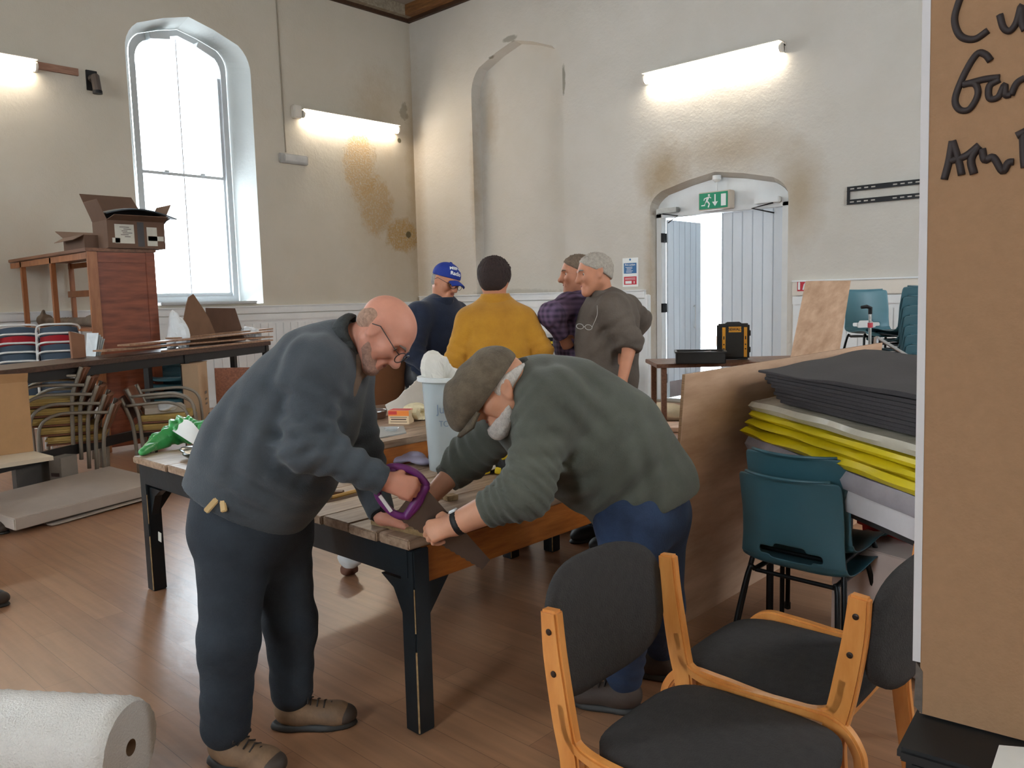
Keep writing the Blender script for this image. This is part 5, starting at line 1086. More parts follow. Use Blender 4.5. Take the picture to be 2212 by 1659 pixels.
# flat white carton on the floor
a, b = atz(34, 1158), atz(309, 1083); e2 = unit(b-a); n2 = V(-e2[1], e2[0], 0); n2 = n2 if n2@FX > 0 else -n2; LN = np.linalg.norm(b-a)+.25
fl = thing('flat_carton', 'long flat pale carton lying on the floor at the left', 'box', (a+b)/2); pw = mat('pale_flat_card', (186, 172, 160), .75, var=.05)
obj('carton_body', MB().prism([a+V(0, 0, .035), a+e2*LN+V(0, 0, .035), a+e2*LN+n2*.72+V(0, 0, .10), a+n2*.62+V(0, 0, .10)], (0, 0, .085)), pw, fl, bevel=.006)
obj('loose_flap', MB().prism([a+e2*.25+V(0, 0, .006)-n2*.02, a+e2*LN+V(0, 0, .02)-n2*.03, a+e2*LN+n2*.2+V(0, 0, .025), a+e2*.25+n2*.2+V(0, 0, .02)], (0, 0, .006)), pw, fl)
# ================================================================ people
def skin_mat(name, col, ruddy):
    M = mat(name, col, .52, var=.07, scale=14, bump=.06, bscale=160, spec=.35)
    b = M.node_tree.nodes['Principled BSDF']; b.inputs['Subsurface Weight'].default_value = .12; b.inputs['Subsurface Radius'].default_value = (.012, .005, .003); b.inputs['Subsurface Scale'].default_value = .5
    return M
skin_a = skin_mat('skin_ruddy', (206, 144, 122), 1); skin_b = skin_mat('skin_tanned', (204, 148, 118), 1); skin_c = skin_mat('skin_warm', (196, 134, 104), 1)
eye_white = mat('eye_white', (222, 216, 208), .3, var=.02); eye_dark = mat('eye_iris', (54, 44, 38), .2, var=.05); lip = mat('lips', (166, 92, 80), .5, var=.05)
def dw(dx, dy, dz=0.0):   # direction given as right, down and away from the viewer
    return unit(RX*dx-UX*dy+FX*dz)
class Head:
    def __init__(s, c, f, u, H):
        s.c = np.array(c, float); s.f = unit(f); u = np.array(u, float); s.u = unit(u-s.f*(u@s.f)); s.r = np.cross(s.f, s.u); s.H = H
        s.M = np.stack([s.r, s.f, s.u], 1)
    def p(s, x, y, z): return s.c+s.H*(s.r*x+s.f*y+s.u*z)
    def add(s, S, nose=1.0, jowl=0.0):
        H = s.H; e = lambda c, r, k=.02, M_=None, neg=False: S.ell(s.p(*c), V(*r)*H, s.M if M_ is None else M_, k, neg)
        cn = lambda a, b, ra, rb, k=.01, neg=False: S.cone(s.p(*a), s.p(*b), ra*H, rb*H, k, None, neg)
        e((0, -.05, .14), (.335, .42, .36)); e((0, .12, -.10), (.265, .27, .33), .03)
        for q in (-1, 1):
            cn((q*.225, -.02, -.20), (q*.07, .25, -.41), .10+jowl, .085+jowl*.5, .03); e((q*.185, .23, -.09), (.10, .09, .09), .03)
            cn((q*.06, .345, .105), (q*.22, .27, .085), .048, .04, .02); e((q*.135, .365, .02), (.095, .07, .055), .025, None, True)
            e((q*.052, .40, -.135), (.042, .05, .036), .012)
            cn((q*.10, .36, -.16), (q*.15, .29, -.27), .012, .012, .025, True)
            a = math.radians(14); R_ = s.M@np.array([[1, 0, 0], [0, math.cos(a), -math.sin(a)], [0, math.sin(a), math.cos(a)]])
            e((q*.345, -.06, -.01), (.032, .085, .135), .012, R_); e((q*.375, -.04, .0), (.028, .05, .085), .012, R_, True); e((q*.35, -.05, -.12), (.022, .035, .04), .012)
        e((0, .28, -.42), (.10, .085, .075), .03)
        cn((0, .355, .06), (0, .455*nose, -.115), .034, .052, .02); e((0, .45*nose, -.125), (.05, .05, .045), .012)
        cn((-.10, .335, -.232), (.10, .335, -.232), .026, .026, .015); cn((-.085, .335, -.285), (.085, .335, -.285), .03, .03, .015); cn((-.10, .375, -.258), (.10, .375, -.258), .012, .012, .008, True)
    def extras(s, t, brow=None, eyes=True, lips=True):
        H = s.H
        for q in (-1, 1):
            if eyes:
                o = obj('eye', MB().lathe(s.p(q*.135, .262, .02), [(max(1e-4, .05*H*math.cos(a)), .05*H*math.sin(a)) for a in np.linspace(-1.4, 1.57, 10)], 14, s.f), eye_white, t, smooth=True)
                obj('iris', MB().lathe(s.p(q*.135, .262, .02)+s.f*.0485*H-s.u*.008*H, [(.026*H, -.004*H), (.024*H, .003*H)], 12, s.f), eye_dark, o)
            if brow is not None: obj('eyebrow', MB().tube([s.p(q*.05, .395, .10), s.p(q*.14, .385, .125), s.p(q*.23, .31, .10)], [.012*H, .022*H, .01*H], 6, flat=.6), brow, t, smooth=True)
        if lips: obj('lips', MB().tube([s.p(-.095, .335, -.258), s.p(-.05, .364, -.250), s.p(0, .370, -.255), s.p(.05, .364, -.250), s.p(.095, .335, -.258)], [.006*H, .018*H, .02*H, .018*H, .006*H], 8), lip, t, smooth=True)
    def hair(s, t, name, material, cutf, h=.007, grow=.018, fuzz=.004, label=None):
        """cap of hair over the skull; cutf lists planes (point, normal) in head units that bound it"""
        S = Soft(); H = s.H; S.ell(s.p(0, -.05, .14), V(.335, .42, .36)*H+grow, s.M, .02); S.ell(s.p(0, -.2, -.10), V(.26, .21, .24)*H+grow*.5, s.M, .03)
        for i in range(5): S.fold(s.p(math.sin(i*2.1)*.2, -.1+.1*math.cos(i*3), .3), .16, s.M@V(math.cos(i), math.sin(i), .3), .022, fuzz, i)
        for p, n_ in cutf: S.cut(s.p(*p), s.M@V(*n_))
        return S.build(name, material, t, h, label)
    def glasses(s, t, material, round_=True):
        H = s.H; mb = MB()
        for q in (-1, 1):
            c = s.p(q*.15, .44, .0); mb.tube([c+H*(s.r*.115*math.cos(a)+s.u*.088*math.sin(a)-s.f*.03*math.cos(a)*q) for a in np.linspace(0, 2*math.pi, 20)[:-1]], .0018, 6, True)
            mb.tube([s.p(q*.255, .42, .02), s.p(q*.33, .30, .03), s.p(q*.372, -.02, .06), s.p(q*.36, -.12, -.01)], .0018, 6)
        mb.tube([s.p(-.05, .45, .02), s.p(0, .465, .035), s.p(.05, .45, .02)], .0018, 6)
        return obj('glasses', mb, material, t, smooth=True)
def hand(S, w_, f, n, t, curl, L=.185, thumb=.5, spread=.0, k=.005):
    """five fingers from a palm: w_ wrist, f finger direction, n back-of-hand normal, t towards the thumb"""
    w_ = np.array(w_, float); f = unit(f); n = np.array(n, float); n = unit(n-f*(n@f)); t = np.array(t, float); t = unit(t-f*(t@f)-n*(t@n)); s = L/.185
    kn = []
    for i, (o, fw, ln, r) in enumerate(((.030, .088, .96, .0098), (.010, .092, 1.05, .0100), (-.010, .088, .98, .0094), (-.028, .080, .78, .0084))):
        K = w_+s*(f*fw+t*o+n*(.003-.0025*abs(i-1))); kn.append(K)
        S.cone(w_+s*(t*o*.55+f*.012), K, .018*s, .0125*s, .012)
        p = K; d = f+t*spread*(1.5-i)*.12; ang = 0
        for (l, a) in ((.043, 62), (.027, 70), (.022, 45)):
            ang += math.radians(a)*curl[i] if isinstance(curl, (list, tuple)) else math.radians(a)*curl
            v = unit(d)*math.cos(ang)-n*math.sin(ang); q = p+v*l*ln*s; S.cone(p, q, r*s, r*s*.92, k); p = q
    S.cone(w_+f*.01*s, w_+f*.055*s, .022*s, .019*s, .015)
    b = w_+s*(f*.022+t*.022-n*.006); m1 = b+s*.042*unit(f*.55+t*.75-n*.35); S.cone(b, m1, .0155*s, .0125*s, .012)
    d2 = unit(f*(.75)+t*(.45-.5*thumb)-n*(.3+.5*thumb)); m2 = m1+s*.032*d2; S.cone(m1, m2, .0118*s, .0105*s, k); m3 = m2+s*.026*unit(d2+f*.3-t*.25*thumb); S.cone(m2, m3, .0105*s, .0088*s, k)
    return kn
def shoe(name, t, heel, d, mat_up, mat_sole, laces=True, L=.30, label=None):
    heel = np.array(heel, float); d = unit(V(d[0], d[1], 0)); sd = V(-d[1], d[0], 0); S = Soft(); up = V(0, 0, 1)
    S.cone(heel+d*.055+up*.06, heel+d*.10+up*.058, .045, .046, .03).cone(heel+d*.10+up*.055, heel+d*(L-.07)+up*.042, .046, .043, .03, (sd, 1.08)).ell(heel+d*(L-.065)+up*.04, (.065, .052, .038), np.stack([d, sd, up], 1), .03).cone(heel+d*.06+up*.08, heel+d*.075+up*.13, .042, .046, .03)
    S.cut((0, 0, .018), (0, 0, -1)); u = S.build(name, mat_up, t, .006, label)
    S = Soft(); S.ell(heel+d*.075+up*.0, (.085, .046, .05), np.stack([d, sd, up], 1), .03).ell(heel+d*(L-.09)+up*.0, (.10, .056, .042), np.stack([d, sd, up], 1), .03).cone(heel+d*.08, heel+d*(L-.1), .04, .046, .03); S.cut((0, 0, .001), (0, 0, -1)).cut((0, 0, .026), (0, 0, 1))
    S.build('sole', mat_sole, u, .005)
    if laces:
        S = Soft(); S.ell(heel+d*(L-.045)+up*.038, V(.05, .049, .036)+.003, np.stack([d, sd, up], 1), .01); S.cut((0, 0, .022), (0, 0, -1)).cut(heel+d*(L-.045), -d); S.build('toe_cap', mat('toe_cap_dark', (64, 52, 44), .6), u, .005)
        mb = MB()
        for i in range(4):
            c = heel+d*(.145+.024*i)+up*(.108-.007*i); mb.tube([c-sd*.03+up*-.012, c+up*.003, c+sd*.03-up*.012], .0032, 5)
        c = heel+d*.14+up*.113
        for q in (-1, 1): mb.tube(bez([c, c+sd*q*.03+up*.015, c+sd*q*.045-up*.005, c+sd*q*.01+up*.0], 4), .003, 5)
        obj('laces', mb, mat('lace_dark', (44, 36, 32), .8), u, smooth=True)
    return u
def base(p): return V(p[0], p[1], 0)
def limb(S, pts, rs, k=.035): S.chain(pts, rs, k)
denim = mat('dark_denim', (42, 50, 59), .85, col2=(26, 32, 41), scale=7, bump=.25, bscale=160); denim2 = mat('blue_denim', (42, 62, 94), .85, col2=(26, 40, 66), scale=6, bump=.25, bscale=160)
sole_b = mat('sole_dark', (40, 38, 36), .6); shoe_tan = mat('shoe_tan', (140, 110, 82), .7, col2=(96, 74, 56), scale=9, bump=.2)

# ---------------------------------------------------------------- the man sawing
def man_sawing():
    D = 2.85
    hem, belly, chest, upper, neck = dep(532, 1080, D), dep(585, 985, D), dep(648, 880, D), dep(690, 790, D), dep(748, 738, D)
    shR, elR, wrR = dep(682, 792, 2.69), dep(668, 962, 2.61), dep(828, 1038, 2.69); shL, elL = dep(748, 806, 3.01), dep(782, 985, 3.08)
    hL_ = atz(826, 1116, ZB1+.055); wrL = hL_
    heelR, dR = atz(455, 1642), V(.93, .37, 0); heelL, dL = atz(590, 1572), V(.69, .72, 0)
    hipR, knR, anR = dep(508, 1140, 2.79), dep(494, 1390, 2.71), heelR+unit(dR)*.075+V(0, 0, .11)
    hipL, knL, anL = dep(592, 1140, 2.94), dep(628, 1350, 2.95), heelL+unit(dL)*.075+V(0, 0, .11)
    t = thing('person', 'man in dark grey sweatshirt and jeans bending forward and sawing at the workbench', 'person', base((heelR+heelL)/2))
    lat = -V(FX[0], FX[1], 0); lat = unit(lat)
    hd = Head(dep(828, 720, 2.80), dw(.60, .80, -.06), dw(.80, -.60), .252)
    # body
    S = Soft(); hd.add(S, 1.0, .015)
    S.chain([hem, belly, chest, upper, dep(738, 745, D)], [.14, .185, .165, .115, .062], .06); S.cone(dep(735, 748, D), dep(798, 728, 2.82), .066, .062, .03)
    limb(S, [shR, elR, wrR], [.062, .047, .033]); limb(S, [shL, elL, wrL], [.062, .047, .033])
    S.cone(shR, shL, .06, .06, .04)
    for hp, kn, an, he, d in ((hipR, knR, anR, heelR, dR), (hipL, knL, anL, heelL, dL)):
        limb(S, [hp, kn, an], [.095, .062, .044]); S.cone(he+unit(d)*.06+V(0, 0, .06), he+unit(d)*.22+V(0, 0, .04), .034, .028, .02)
    S.cone(hipR, hipL, .1, .1, .04)
    fR = dw(.95, .30, .15); hand(S, wrR+fR*.01, fR, dw(.1, -.35, -1), dw(.3, -1, -.25), [1.0, 1.05, 1.1, 1.1], .19, .7)
    e_ = atz(900, 1128, ZB1+.03); fL = unit(e_-wrL+V(0, 0, -.02)); hand(S, wrL, fL, (0, 0, 1), -np.cross(fL, (0, 0, 1))*1.0, [.22, .2, .22, .28], .19, .25, .4)
    S.build('body', skin_a, t, .0052)
    hd.extras(t, mat('grey_brow', (120, 104, 94), .9)); hd.glasses(t, mat('dark_spectacle_frame', (46, 40, 40), .35))
    greyhair = mat('cropped_grey_hair', (172, 138, 118), .95, var=.3, scale=90, bump=.6, bscale=260)
    S = Soft(); H = hd.H; S.ell(hd.p(0, -.235, -.03), V(.25, .20, .20)*H, hd.M, .02)
    for q in (-1, 1): S.ell(hd.p(q*.20, -.185, .05), V(.13, .15, .15)*H, hd.M, .03)
    for i in range(5): S.fold(hd.p(.1*math.sin(i*2), -.3, .05*i-.1), .05, hd.M@V(math.cos(i), .2, math.sin(i)), .012, .0012, i)
    S.build('hair', greyhair, t, .005)
    S = Soft()    # stubble on jaw and chin
    for q in (-1, 1): S.cone(hd.p(q*.225, -.0, -.19), hd.p(q*.07, .262, -.405), .115*hd.H+.004, .0925*hd.H+.004, .02)
    S.ell(hd.p(0, .29, -.415), V(.10, .085, .075)*hd.H+.0035, hd.M, .02); S.cut(hd.p(0, .0, -.17), hd.M@V(0, .3, 1)).cut(hd.p(0, .05, 0), hd.M@V(0, -1, .1)); S.fold(hd.p(0, .2, -.35), .08, hd.f, .01, .001)
    S.build('beard', mat('grey_stubble', (172, 134, 118), .95, var=.25, scale=120, bump=.5, bscale=300), t, .0055)
    # sweatshirt
    knit = mat('charcoal_sweatshirt', (78, 84, 90), .95, col2=(58, 64, 70), scale=5, bump=.3, bscale=220, sheen=.12)
    S = Soft(); S.chain([hem, belly, chest, upper], [.222, .236, .205, .145], .08); S.cone(upper, dep(735, 745, D), .145, .09, .05)
    S.cone(shR, shL, .098, .098, .08); limb(S, [shR, elR, wrR], [.092, .078, .052], .045); limb(S, [shL, elL, wrL-unit(wrL-elL)*.015], [.092, .076, .05], .045)
    S.fold((elR+wrR)/2, .22, elR-wrR, .06, .007).fold((shR*.4+elR*.6), .2, unit(shR-elR)+.3*RX, .075, .008).fold(elR, .14, unit(shR-elR)-.5*RX, .05, .008).fold(dep(620, 960, 2.66), .3, dw(.5, -.85), .11, .009).fold(dep(520, 930, 2.66), .28, dw(.8, .4), .13, .007).fold(dep(560, 1060, 2.66), .22, dw(.4, -.9), .08, .006).fold(elL, .2, unit(shL-elL), .06, .008).fold(dep(640, 790, 2.68), .2, dw(.9, .5), .09, .006)
    ax = dw(.44, -.90); S.cut(dep(545, 1106, D), -ax+dw(-.35, 0)*.0).cut(wrR+unit(wrR-elR)*.002, wrR-elR, wrR, .12).cut(wrL-unit(wrL-elL)*.012, wrL-elL, wrL, .10)
    S.build('sweatshirt', knit, t, .0075)
    mb = MB(); nk = dep(757, 735, D-.01); na = dw(.72, -.12, 0); e1 = unit(np.cross(na, lat)); ring = []
    for i in range(20):
        a = 2*math.pi*i/20; ring.append((a, nk+lat*.095*math.cos(a)+e1*.082*math.sin(a)))
    P = [[p+na*(-.035+.06*v)+(p-nk)*(-.10*v+.22*math.sin(v*2.5))+na*.01*math.sin(3*a) for v in np.linspace(0, 1, 6)] for a, p in ring+ring[:1]]
    obj('collar', mb.grid(P, .008), mat('collar_rib', (70, 74, 74), .95, col2=(44, 48, 50), scale=30, bump=.5, bscale=120), t, smooth=True)
    S = Soft(); S.cone(dep(770, 780, 2.80), dep(752, 850, 2.78), .045, .03, .03).cone(dep(765, 800, 2.82), dep(790, 790, 2.84), .04, .03, .03); S.fold(dep(762, 815, 2.8), .09, dw(1, .3), .03, .006)
    S.build('shirt_collar', mat('brown_shirt', (124, 104, 90), .9, var=.2, scale=20, bump=.3), t, .006, 'brown shirt collar showing at the open neck')
    tape = mat('tan_tape', (196, 166, 118), .85); 
    for a, b in (((478, 1068), (444, 1106)), ((480, 1070), (484, 1106))):
        A_, B_ = dep(*a, 2.635), dep(*b, 2.61); obj('hem_tape', MB().beam(A_, B_, .02, .012, -FX), tape, t, bevel=.003)
    # jeans and shoes
    S = Soft(); S.chain([dep(535, 1050, D), dep(536, 1120, D)], [.185, .195], .05); S.cone(hipR, hipL, .135, .13, .06)
    limb(S, [hipR, knR, anR+V(0, 0, .03)], [.132, .092, .082], .05); limb(S, [hipL, knL, anL+V(0, 0, .03)], [.130, .088, .076], .05)
    S.fold(knR, .16, (.5, .3, 1), .10, .006).fold(anR+V(0, 0, .12), .13, (.6, -.3, 1), .08, .005).fold(knL, .15, (-.5, .4, 1), .10, .006).fold(anL+V(0, 0, .12), .12, (.5, .5, 1), .08, .005).fold(hipR-V(0, 0, .08), .2, (.5, .2, 1), .1, .007).fold(hipL-V(0, 0, .1), .16, (-.4, .2, 1), .09, .007)
    S.cut((0, 0, .045), (0, 0, -1)); S.build('jeans', denim, t, .0075)
    shoe('shoe', t, heelR, dR, shoe_tan, sole_b); shoe('shoe', t, heelL, dL, shoe_tan, sole_b)
    # wrist watch
    q = wrL-unit(wrL-elL)*.008; a_ = unit(wrL-elL); e1 = unit(np.cross(a_, (0, 0, 1))); e2 = np.cross(e1, a_)
    obj('wrist_watch', MB().tube([q+.036*(e1*math.cos(b)+e2*math.sin(b)) for b in np.linspace(0, 6.283, 17)[:-1]], .006, 6, True).lathe(q+e2*.037, [(.016, 0), (.016, .008)], 14, e2), dark_metal, t, smooth='auto')
    return wrR, fR
wrA, fA = man_sawing()

# handsaw with purple handle, and the board being cut
def saw():
    Dh = 2.74; C = dep(868, 1062, Dh); d = unit(dep(1046, 1196, 2.80)-C); up = unit(dw(.55, -.84)-d*(dw(.55, -.84)@d)); nrm = unit(np.cross(d, up))
    t = thing('handsaw', 'handsaw with purple handle held by the bending man over the bench corner', 'saw', C)
    L = np.linalg.norm(dep(1046, 1196, 2.80)-C); o = C+d*.03
    bl = [o+up*.055, o+up*.06+d*.02, o+d*(L)+up*-.005, o+d*(L)-up*.05]; n_ = 34; b0 = o-up*.085-d*.0
    for i in range(n_+1):
        q = (o+d*L-up*.05)*(1-i/n_)+b0*(i/n_); bl.append(q+(up*.004 if i % 2 else 0))
    obj('blade', MB().prism([p-nrm*.0006 for p in bl], nrm*.0012), steel, t)
    pur = mat('purple_handle', (104, 36, 104), .45, var=.12); mb = MB()
    loop = bez([C+d*.05+up*.07, C-d*.01+up*.078, C-d*.075+up*.05, C-d*.095-up*.0, C-d*.06-up*.055, C+d*.01-up*.075, C+d*.06-up*.06, C+d*.07+up*.0, C+d*.05+up*.07], 5)
    mb.tube(loop[:-1], .0135, 8, True, 1.0); obj('handle', mb, pur, t, smooth=True)
    S = Soft(); S.cone(C+d*.055+up*.06, C+d*.065-up*.055, .016, .016, .02).cone(C-d*.07+up*.035, C-d*.07-up*.035, .018, .018, .02); S.build('grip_cheek', pur, t, .005)
    obj('grip_print', MB().beam(C-d*.05-up*.052-FX*.016, C+d*.015-up*.072-FX*.016, .004, .012, up), mat('label_white', (220, 214, 212), .5), t)
    return C
saw()
a, b = atz(800, 1122, ZB1+.022), atz(918, 1150, ZB1+.022); e2 = unit(b-a); sd = V(-e2[1], e2[0], 0)
loose('cut_board', 'pale board lying across the bench corner under the saw', 'board', MB().prism([a, b+e2*.05, b+e2*.05+sd*.10, a+sd*.10], (0, 0, -.020)), bare_edge, bevel=.002)

# ---------------------------------------------------------------- the man in the flat cap
def man_cap():
    D = 2.92
    hem, waist, chest, upper = dep(1392, 1052, D), dep(1300, 966, D), dep(1205, 900, D-.03), dep(1148, 868, D-.05)
    shL, elL, wrL = dep(1192, 872, 2.70), dep(1135, 1062, 2.62), dep(985, 1132, 2.70); shR, elR = dep(1120, 895, 3.04), dep(1015, 985, 3.16); wrR = atz(925, 1078, ZB1+.085)
    heelL, dL = atz(1392, 1542), V(-.95, -.35, 0); heelR, dR = atz(1470, 1470), V(-.9, -.3, 0)
    hipL, knL, anL = dep(1368, 1120, 2.84), dep(1352, 1330, 2.78), heelL+unit(dL)*.075+V(0, 0, .11); hipR, knR, anR = dep(1412, 1110, 3.02), dep(1425, 1310, 3.06), heelR+unit(dR)*.075+V(0, 0, .11)
    t = thing('person', 'man in flat cap, green-grey top and jeans stooping over the bench corner', 'person', base((heelR+heelL)/2))
    hd = Head(dep(1080, 846, 2.76), dw(-.84, .54, -.12), dw(-.54, -.84), .25)
    lat = unit(-V(FX[0], FX[1], 0))
    S = Soft(); hd.add(S, 1.0, .01); S.chain([hem, waist, chest, upper], [.15, .185, .165, .11], .06); S.cone(dep(1150, 862, D-.08), dep(1098, 842, 2.79), .066, .064, .03); S.cone(shL, shR, .06, .06, .04)
    limb(S, [shL, elL, wrL], [.064, .052, .033]); limb(S, [shR, elR, wrR], [.064, .05, .033]); fm_ = (elL*.68+wrL*.32); S.cone(elL, fm_, .05, .048, .03); S.cone(fm_, wrL, .048, .032, .03)
    for hp, kn, an, he, d in ((hipR, knR, anR, heelR, dR), (hipL, knL, anL, heelL, dL)):
        limb(S, [hp, kn, an], [.095, .062, .044]); S.cone(he+unit(d)*.06+V(0, 0, .06), he+unit(d)*.22+V(0, 0, .04), .034, .028, .02)
    S.cone(hipR, hipL, .1, .1, .04)
    fL = dw(-.92, .30, .12); hand(S, wrL+fL*.0, fL, dw(.08, -.55, -.85), dw(-.4, -.8, .55), [.85, .9, .95, 1.0], .19, .5)
    e_ = atz(890, 1100, ZB1+.04); fR = unit(e_-wrR); hand(S, wrR, fR, (0, 0, 1), np.cross(fR, (0, 0, 1))*-1, [.35, .35, .35, .4], .19, .3)
    S.build('body', skin_b, t, .0052)
    whiteh = mat('white_beard', (206, 198, 190), .95, var=.2, scale=70, bump=.6, bscale=240)
    hd.extras(t, whiteh)
    hd.hair(t, 'hair', whiteh, [((0, .10, 0), (0, 1, -.1)), ((0, 0, .16), (0, 0, 1)), ((0, 0, -.12), (0, -.5, -1))], .006, .006, .002)
    S = Soft()
    for q in (-1, 1): S.cone(hd.p(q*.22, .0, -.22), hd.p(q*.06, .27, -.40), .10*hd.H+.008, .085*hd.H+.014, .02)
    S.ell(hd.p(0, .31, -.43), V(.12, .10, .10)*hd.H+.006, hd.M, .02); S.cone(hd.p(-.10, .36, -.215), hd.p(.10, .36, -.215), .03*hd.H+.004, .03*hd.H+.004, .01); S.cut(hd.p(0, .0, -.19), hd.M@V(0, .35, 1)).cut(hd.p(0, .05, 0), hd.M@V(0, -1, .1)); S.fold(hd.p(0, .25, -.38), .09, hd.u+.4*hd.f, .014, .0025)
    S.build('beard', whiteh, t, .0055)
    hc = hd; a_ = math.radians(17); hd = Head(hc.c, hc.f*math.cos(a_)-hc.u*math.sin(a_), hc.u*math.cos(a_)+hc.f*math.sin(a_), hc.H*1.03); tw = mat('brown_tweed', (112, 98, 80), .95, col2=(82, 72, 58), scale=26, bump=.5, bscale=200, sheen=.1)
    S = Soft(); H = hd.H; S.ell(hd.p(0, .13, .27), V(.41, .55, .30)*H, hd.M, .03); S.ell(hd.p(0, -.08, .20), V(.385, .42, .36)*H, hd.M, .05); S.cone(hd.p(0, .35, .33), hd.p(0, .66, .14), .22*H, .11*H, .06, (hd.r, 1.6))
    S.cut(hd.p(0, -.3, .12), hd.M@V(0, -.10, -1)); S.fold(hd.p(0, .15, .5), .16, hd.f+.3*hd.r, .07, .004).fold(hd.p(.1, .4, .3), .12, hd.f, .05, .003)
    cp_ = S.build('flat_cap', tw, t, .006, 'brown tweed flat cap')
    G = [[hd.p(u*(.33-.03*v), .42+.40*(1-.5*u*u)*v, .13-.05*v-.07*u*u-.03*v*v) for v in np.linspace(0, 1, 8)] for u in np.linspace(-1, 1, 15)]; obj('cap_peak', MB().grid(G, .012), tw, cp_, smooth=True)
    seam = MB(); seam.tube([hd.p(.0, -.36, .46), hd.p(0, -.1, .585), hd.p(0, .2, .58), hd.p(0, .45, .48), hd.p(0, .6, .33)], .0025, 5); obj('cap_seam', seam, tw, cp_)
    hd = hc; top_m = mat('green_grey_top', (90, 92, 82), .9, col2=(68, 70, 62), scale=4, bump=.22, bscale=240, sheen=.12)
    cuffL = elL*.42+wrL*.58; cuffR = elR*.45+wrR*.55
    S = Soft(); S.chain([hem, waist, chest, upper], [.188, .226, .21, .15], .09); S.cone(upper, dep(1118, 850, 2.82), .14, .095, .05); S.cone(shL, shR, .10, .095, .09)
    limb(S, [shL, elL, cuffL], [.105, .083, .062], .05); limb(S, [shR, elR, cuffR], [.10, .08, .060], .05)
    S.fold(elL+V(0, 0, .02), .17, unit(shL-elL)+.4*RX, .035, .010).fold((elL+cuffL)/2, .13, elL-cuffL, .033, .009).fold(shL*.5+elL*.5, .16, unit(shL-elL)-.6*RX, .07, .008).fold(dep(1230, 860, 2.68), .2, dw(.6, -.8), .09, .009).fold(dep(1330, 960, 2.68), .3, dw(.45, .9), .13, .010).fold(dep(1330, 1080, 2.72), .25, dw(.55, .85), .09, .009).fold(dep(1420, 980, 2.72), .22, dw(.9, -.2), .11, .007).fold(elR, .2, shR-elR, .05, .010).fold(dep(1130, 880, 2.7), .12, dw(.7, .7), .04, .006)
    S.cone(hem, dep(1385, 1110, D), .17, .165, .06)
    S.cut(dep(1377, 1110, D), dw(.40, .92), dep(1377, 1120, D), .34).cut(cuffL, wrL-elL, cuffL, .12).cut(cuffR, wrR-elR, cuffR, .12)
    S.build('jersey', top_m, t, .0075)
    nk = dep(1128, 838, 2.83); na = dw(-.80, .05, -.1); e1 = unit(np.cross(na, lat)); ring = [(2*math.pi*i/20, nk+lat*.10*math.cos(2*math.pi*i/20)+e1*.10*math.sin(2*math.pi*i/20)) for i in range(21)]
    obj('collar', MB().grid([[p+na*(-.04+.055*v)+(p-nk)*(-.08*v+.12*math.sin(v*2.6)) for v in np.linspace(0, 1, 6)] for a, p in ring], .009), mat('collar_dark', (62, 64, 60), .95, bump=.3, bscale=150), t, smooth=True)
    S = Soft(); S.chain([dep(1392, 1040, D), dep(1390, 1100, D)], [.15, .155], .05); S.cone(hipR, hipL, .13, .13, .06); limb(S, [hipL, knL, anL+V(0, 0, .03)], [.125, .086, .07], .05); limb(S, [hipR, knR, anR+V(0, 0, .03)], [.125, .086, .07], .05)
    S.fold(knL, .2, (0, 0, 1), .08, .009).fold(hipL, .18, (.4, 0, 1), .08, .007).fold(anL+V(0, 0, .14), .16, (0, .2, 1), .06, .008); S.cut((0, 0, .05), (0, 0, -1)); S.build('jeans', denim2, t, .0075)
    dk = mat('shoe_brown_dark', (64, 50, 42), .7, var=.15, bump=.2); shoe('shoe', t, heelL, dL, dk, sole_b); shoe('shoe', t, heelR, dR, dk, sole_b)
    a_ = unit(wrL-elL); q = wrL-a_*.012; e1 = unit(np.cross(a_, (0, 0, 1))); e2 = np.cross(e1, a_); e2 = e2 if e2[2] > 0 else -e2
    wt_ = obj('wrist_watch', MB().grid([[q+a_*s_+.038*(e1*math.cos(b)+e2*math.sin(b)) for s_ in (-.011, .011)] for b in np.linspace(0, 2*math.pi, 21)], .004), mat('black_strap', (22, 22, 24), .6), t, smooth=True, label='black wrist watch strap')
    fn = unit(e2*.8-FX*.2); obj('watch_face', MB().box(q+e2*.044, (.03, .03, .010), np.stack([e1, a_, np.cross(e1, a_)], 1)), mat('watch_glass', (232, 236, 238), .1, var=.02), wt_, bevel=.004)
man_cap()

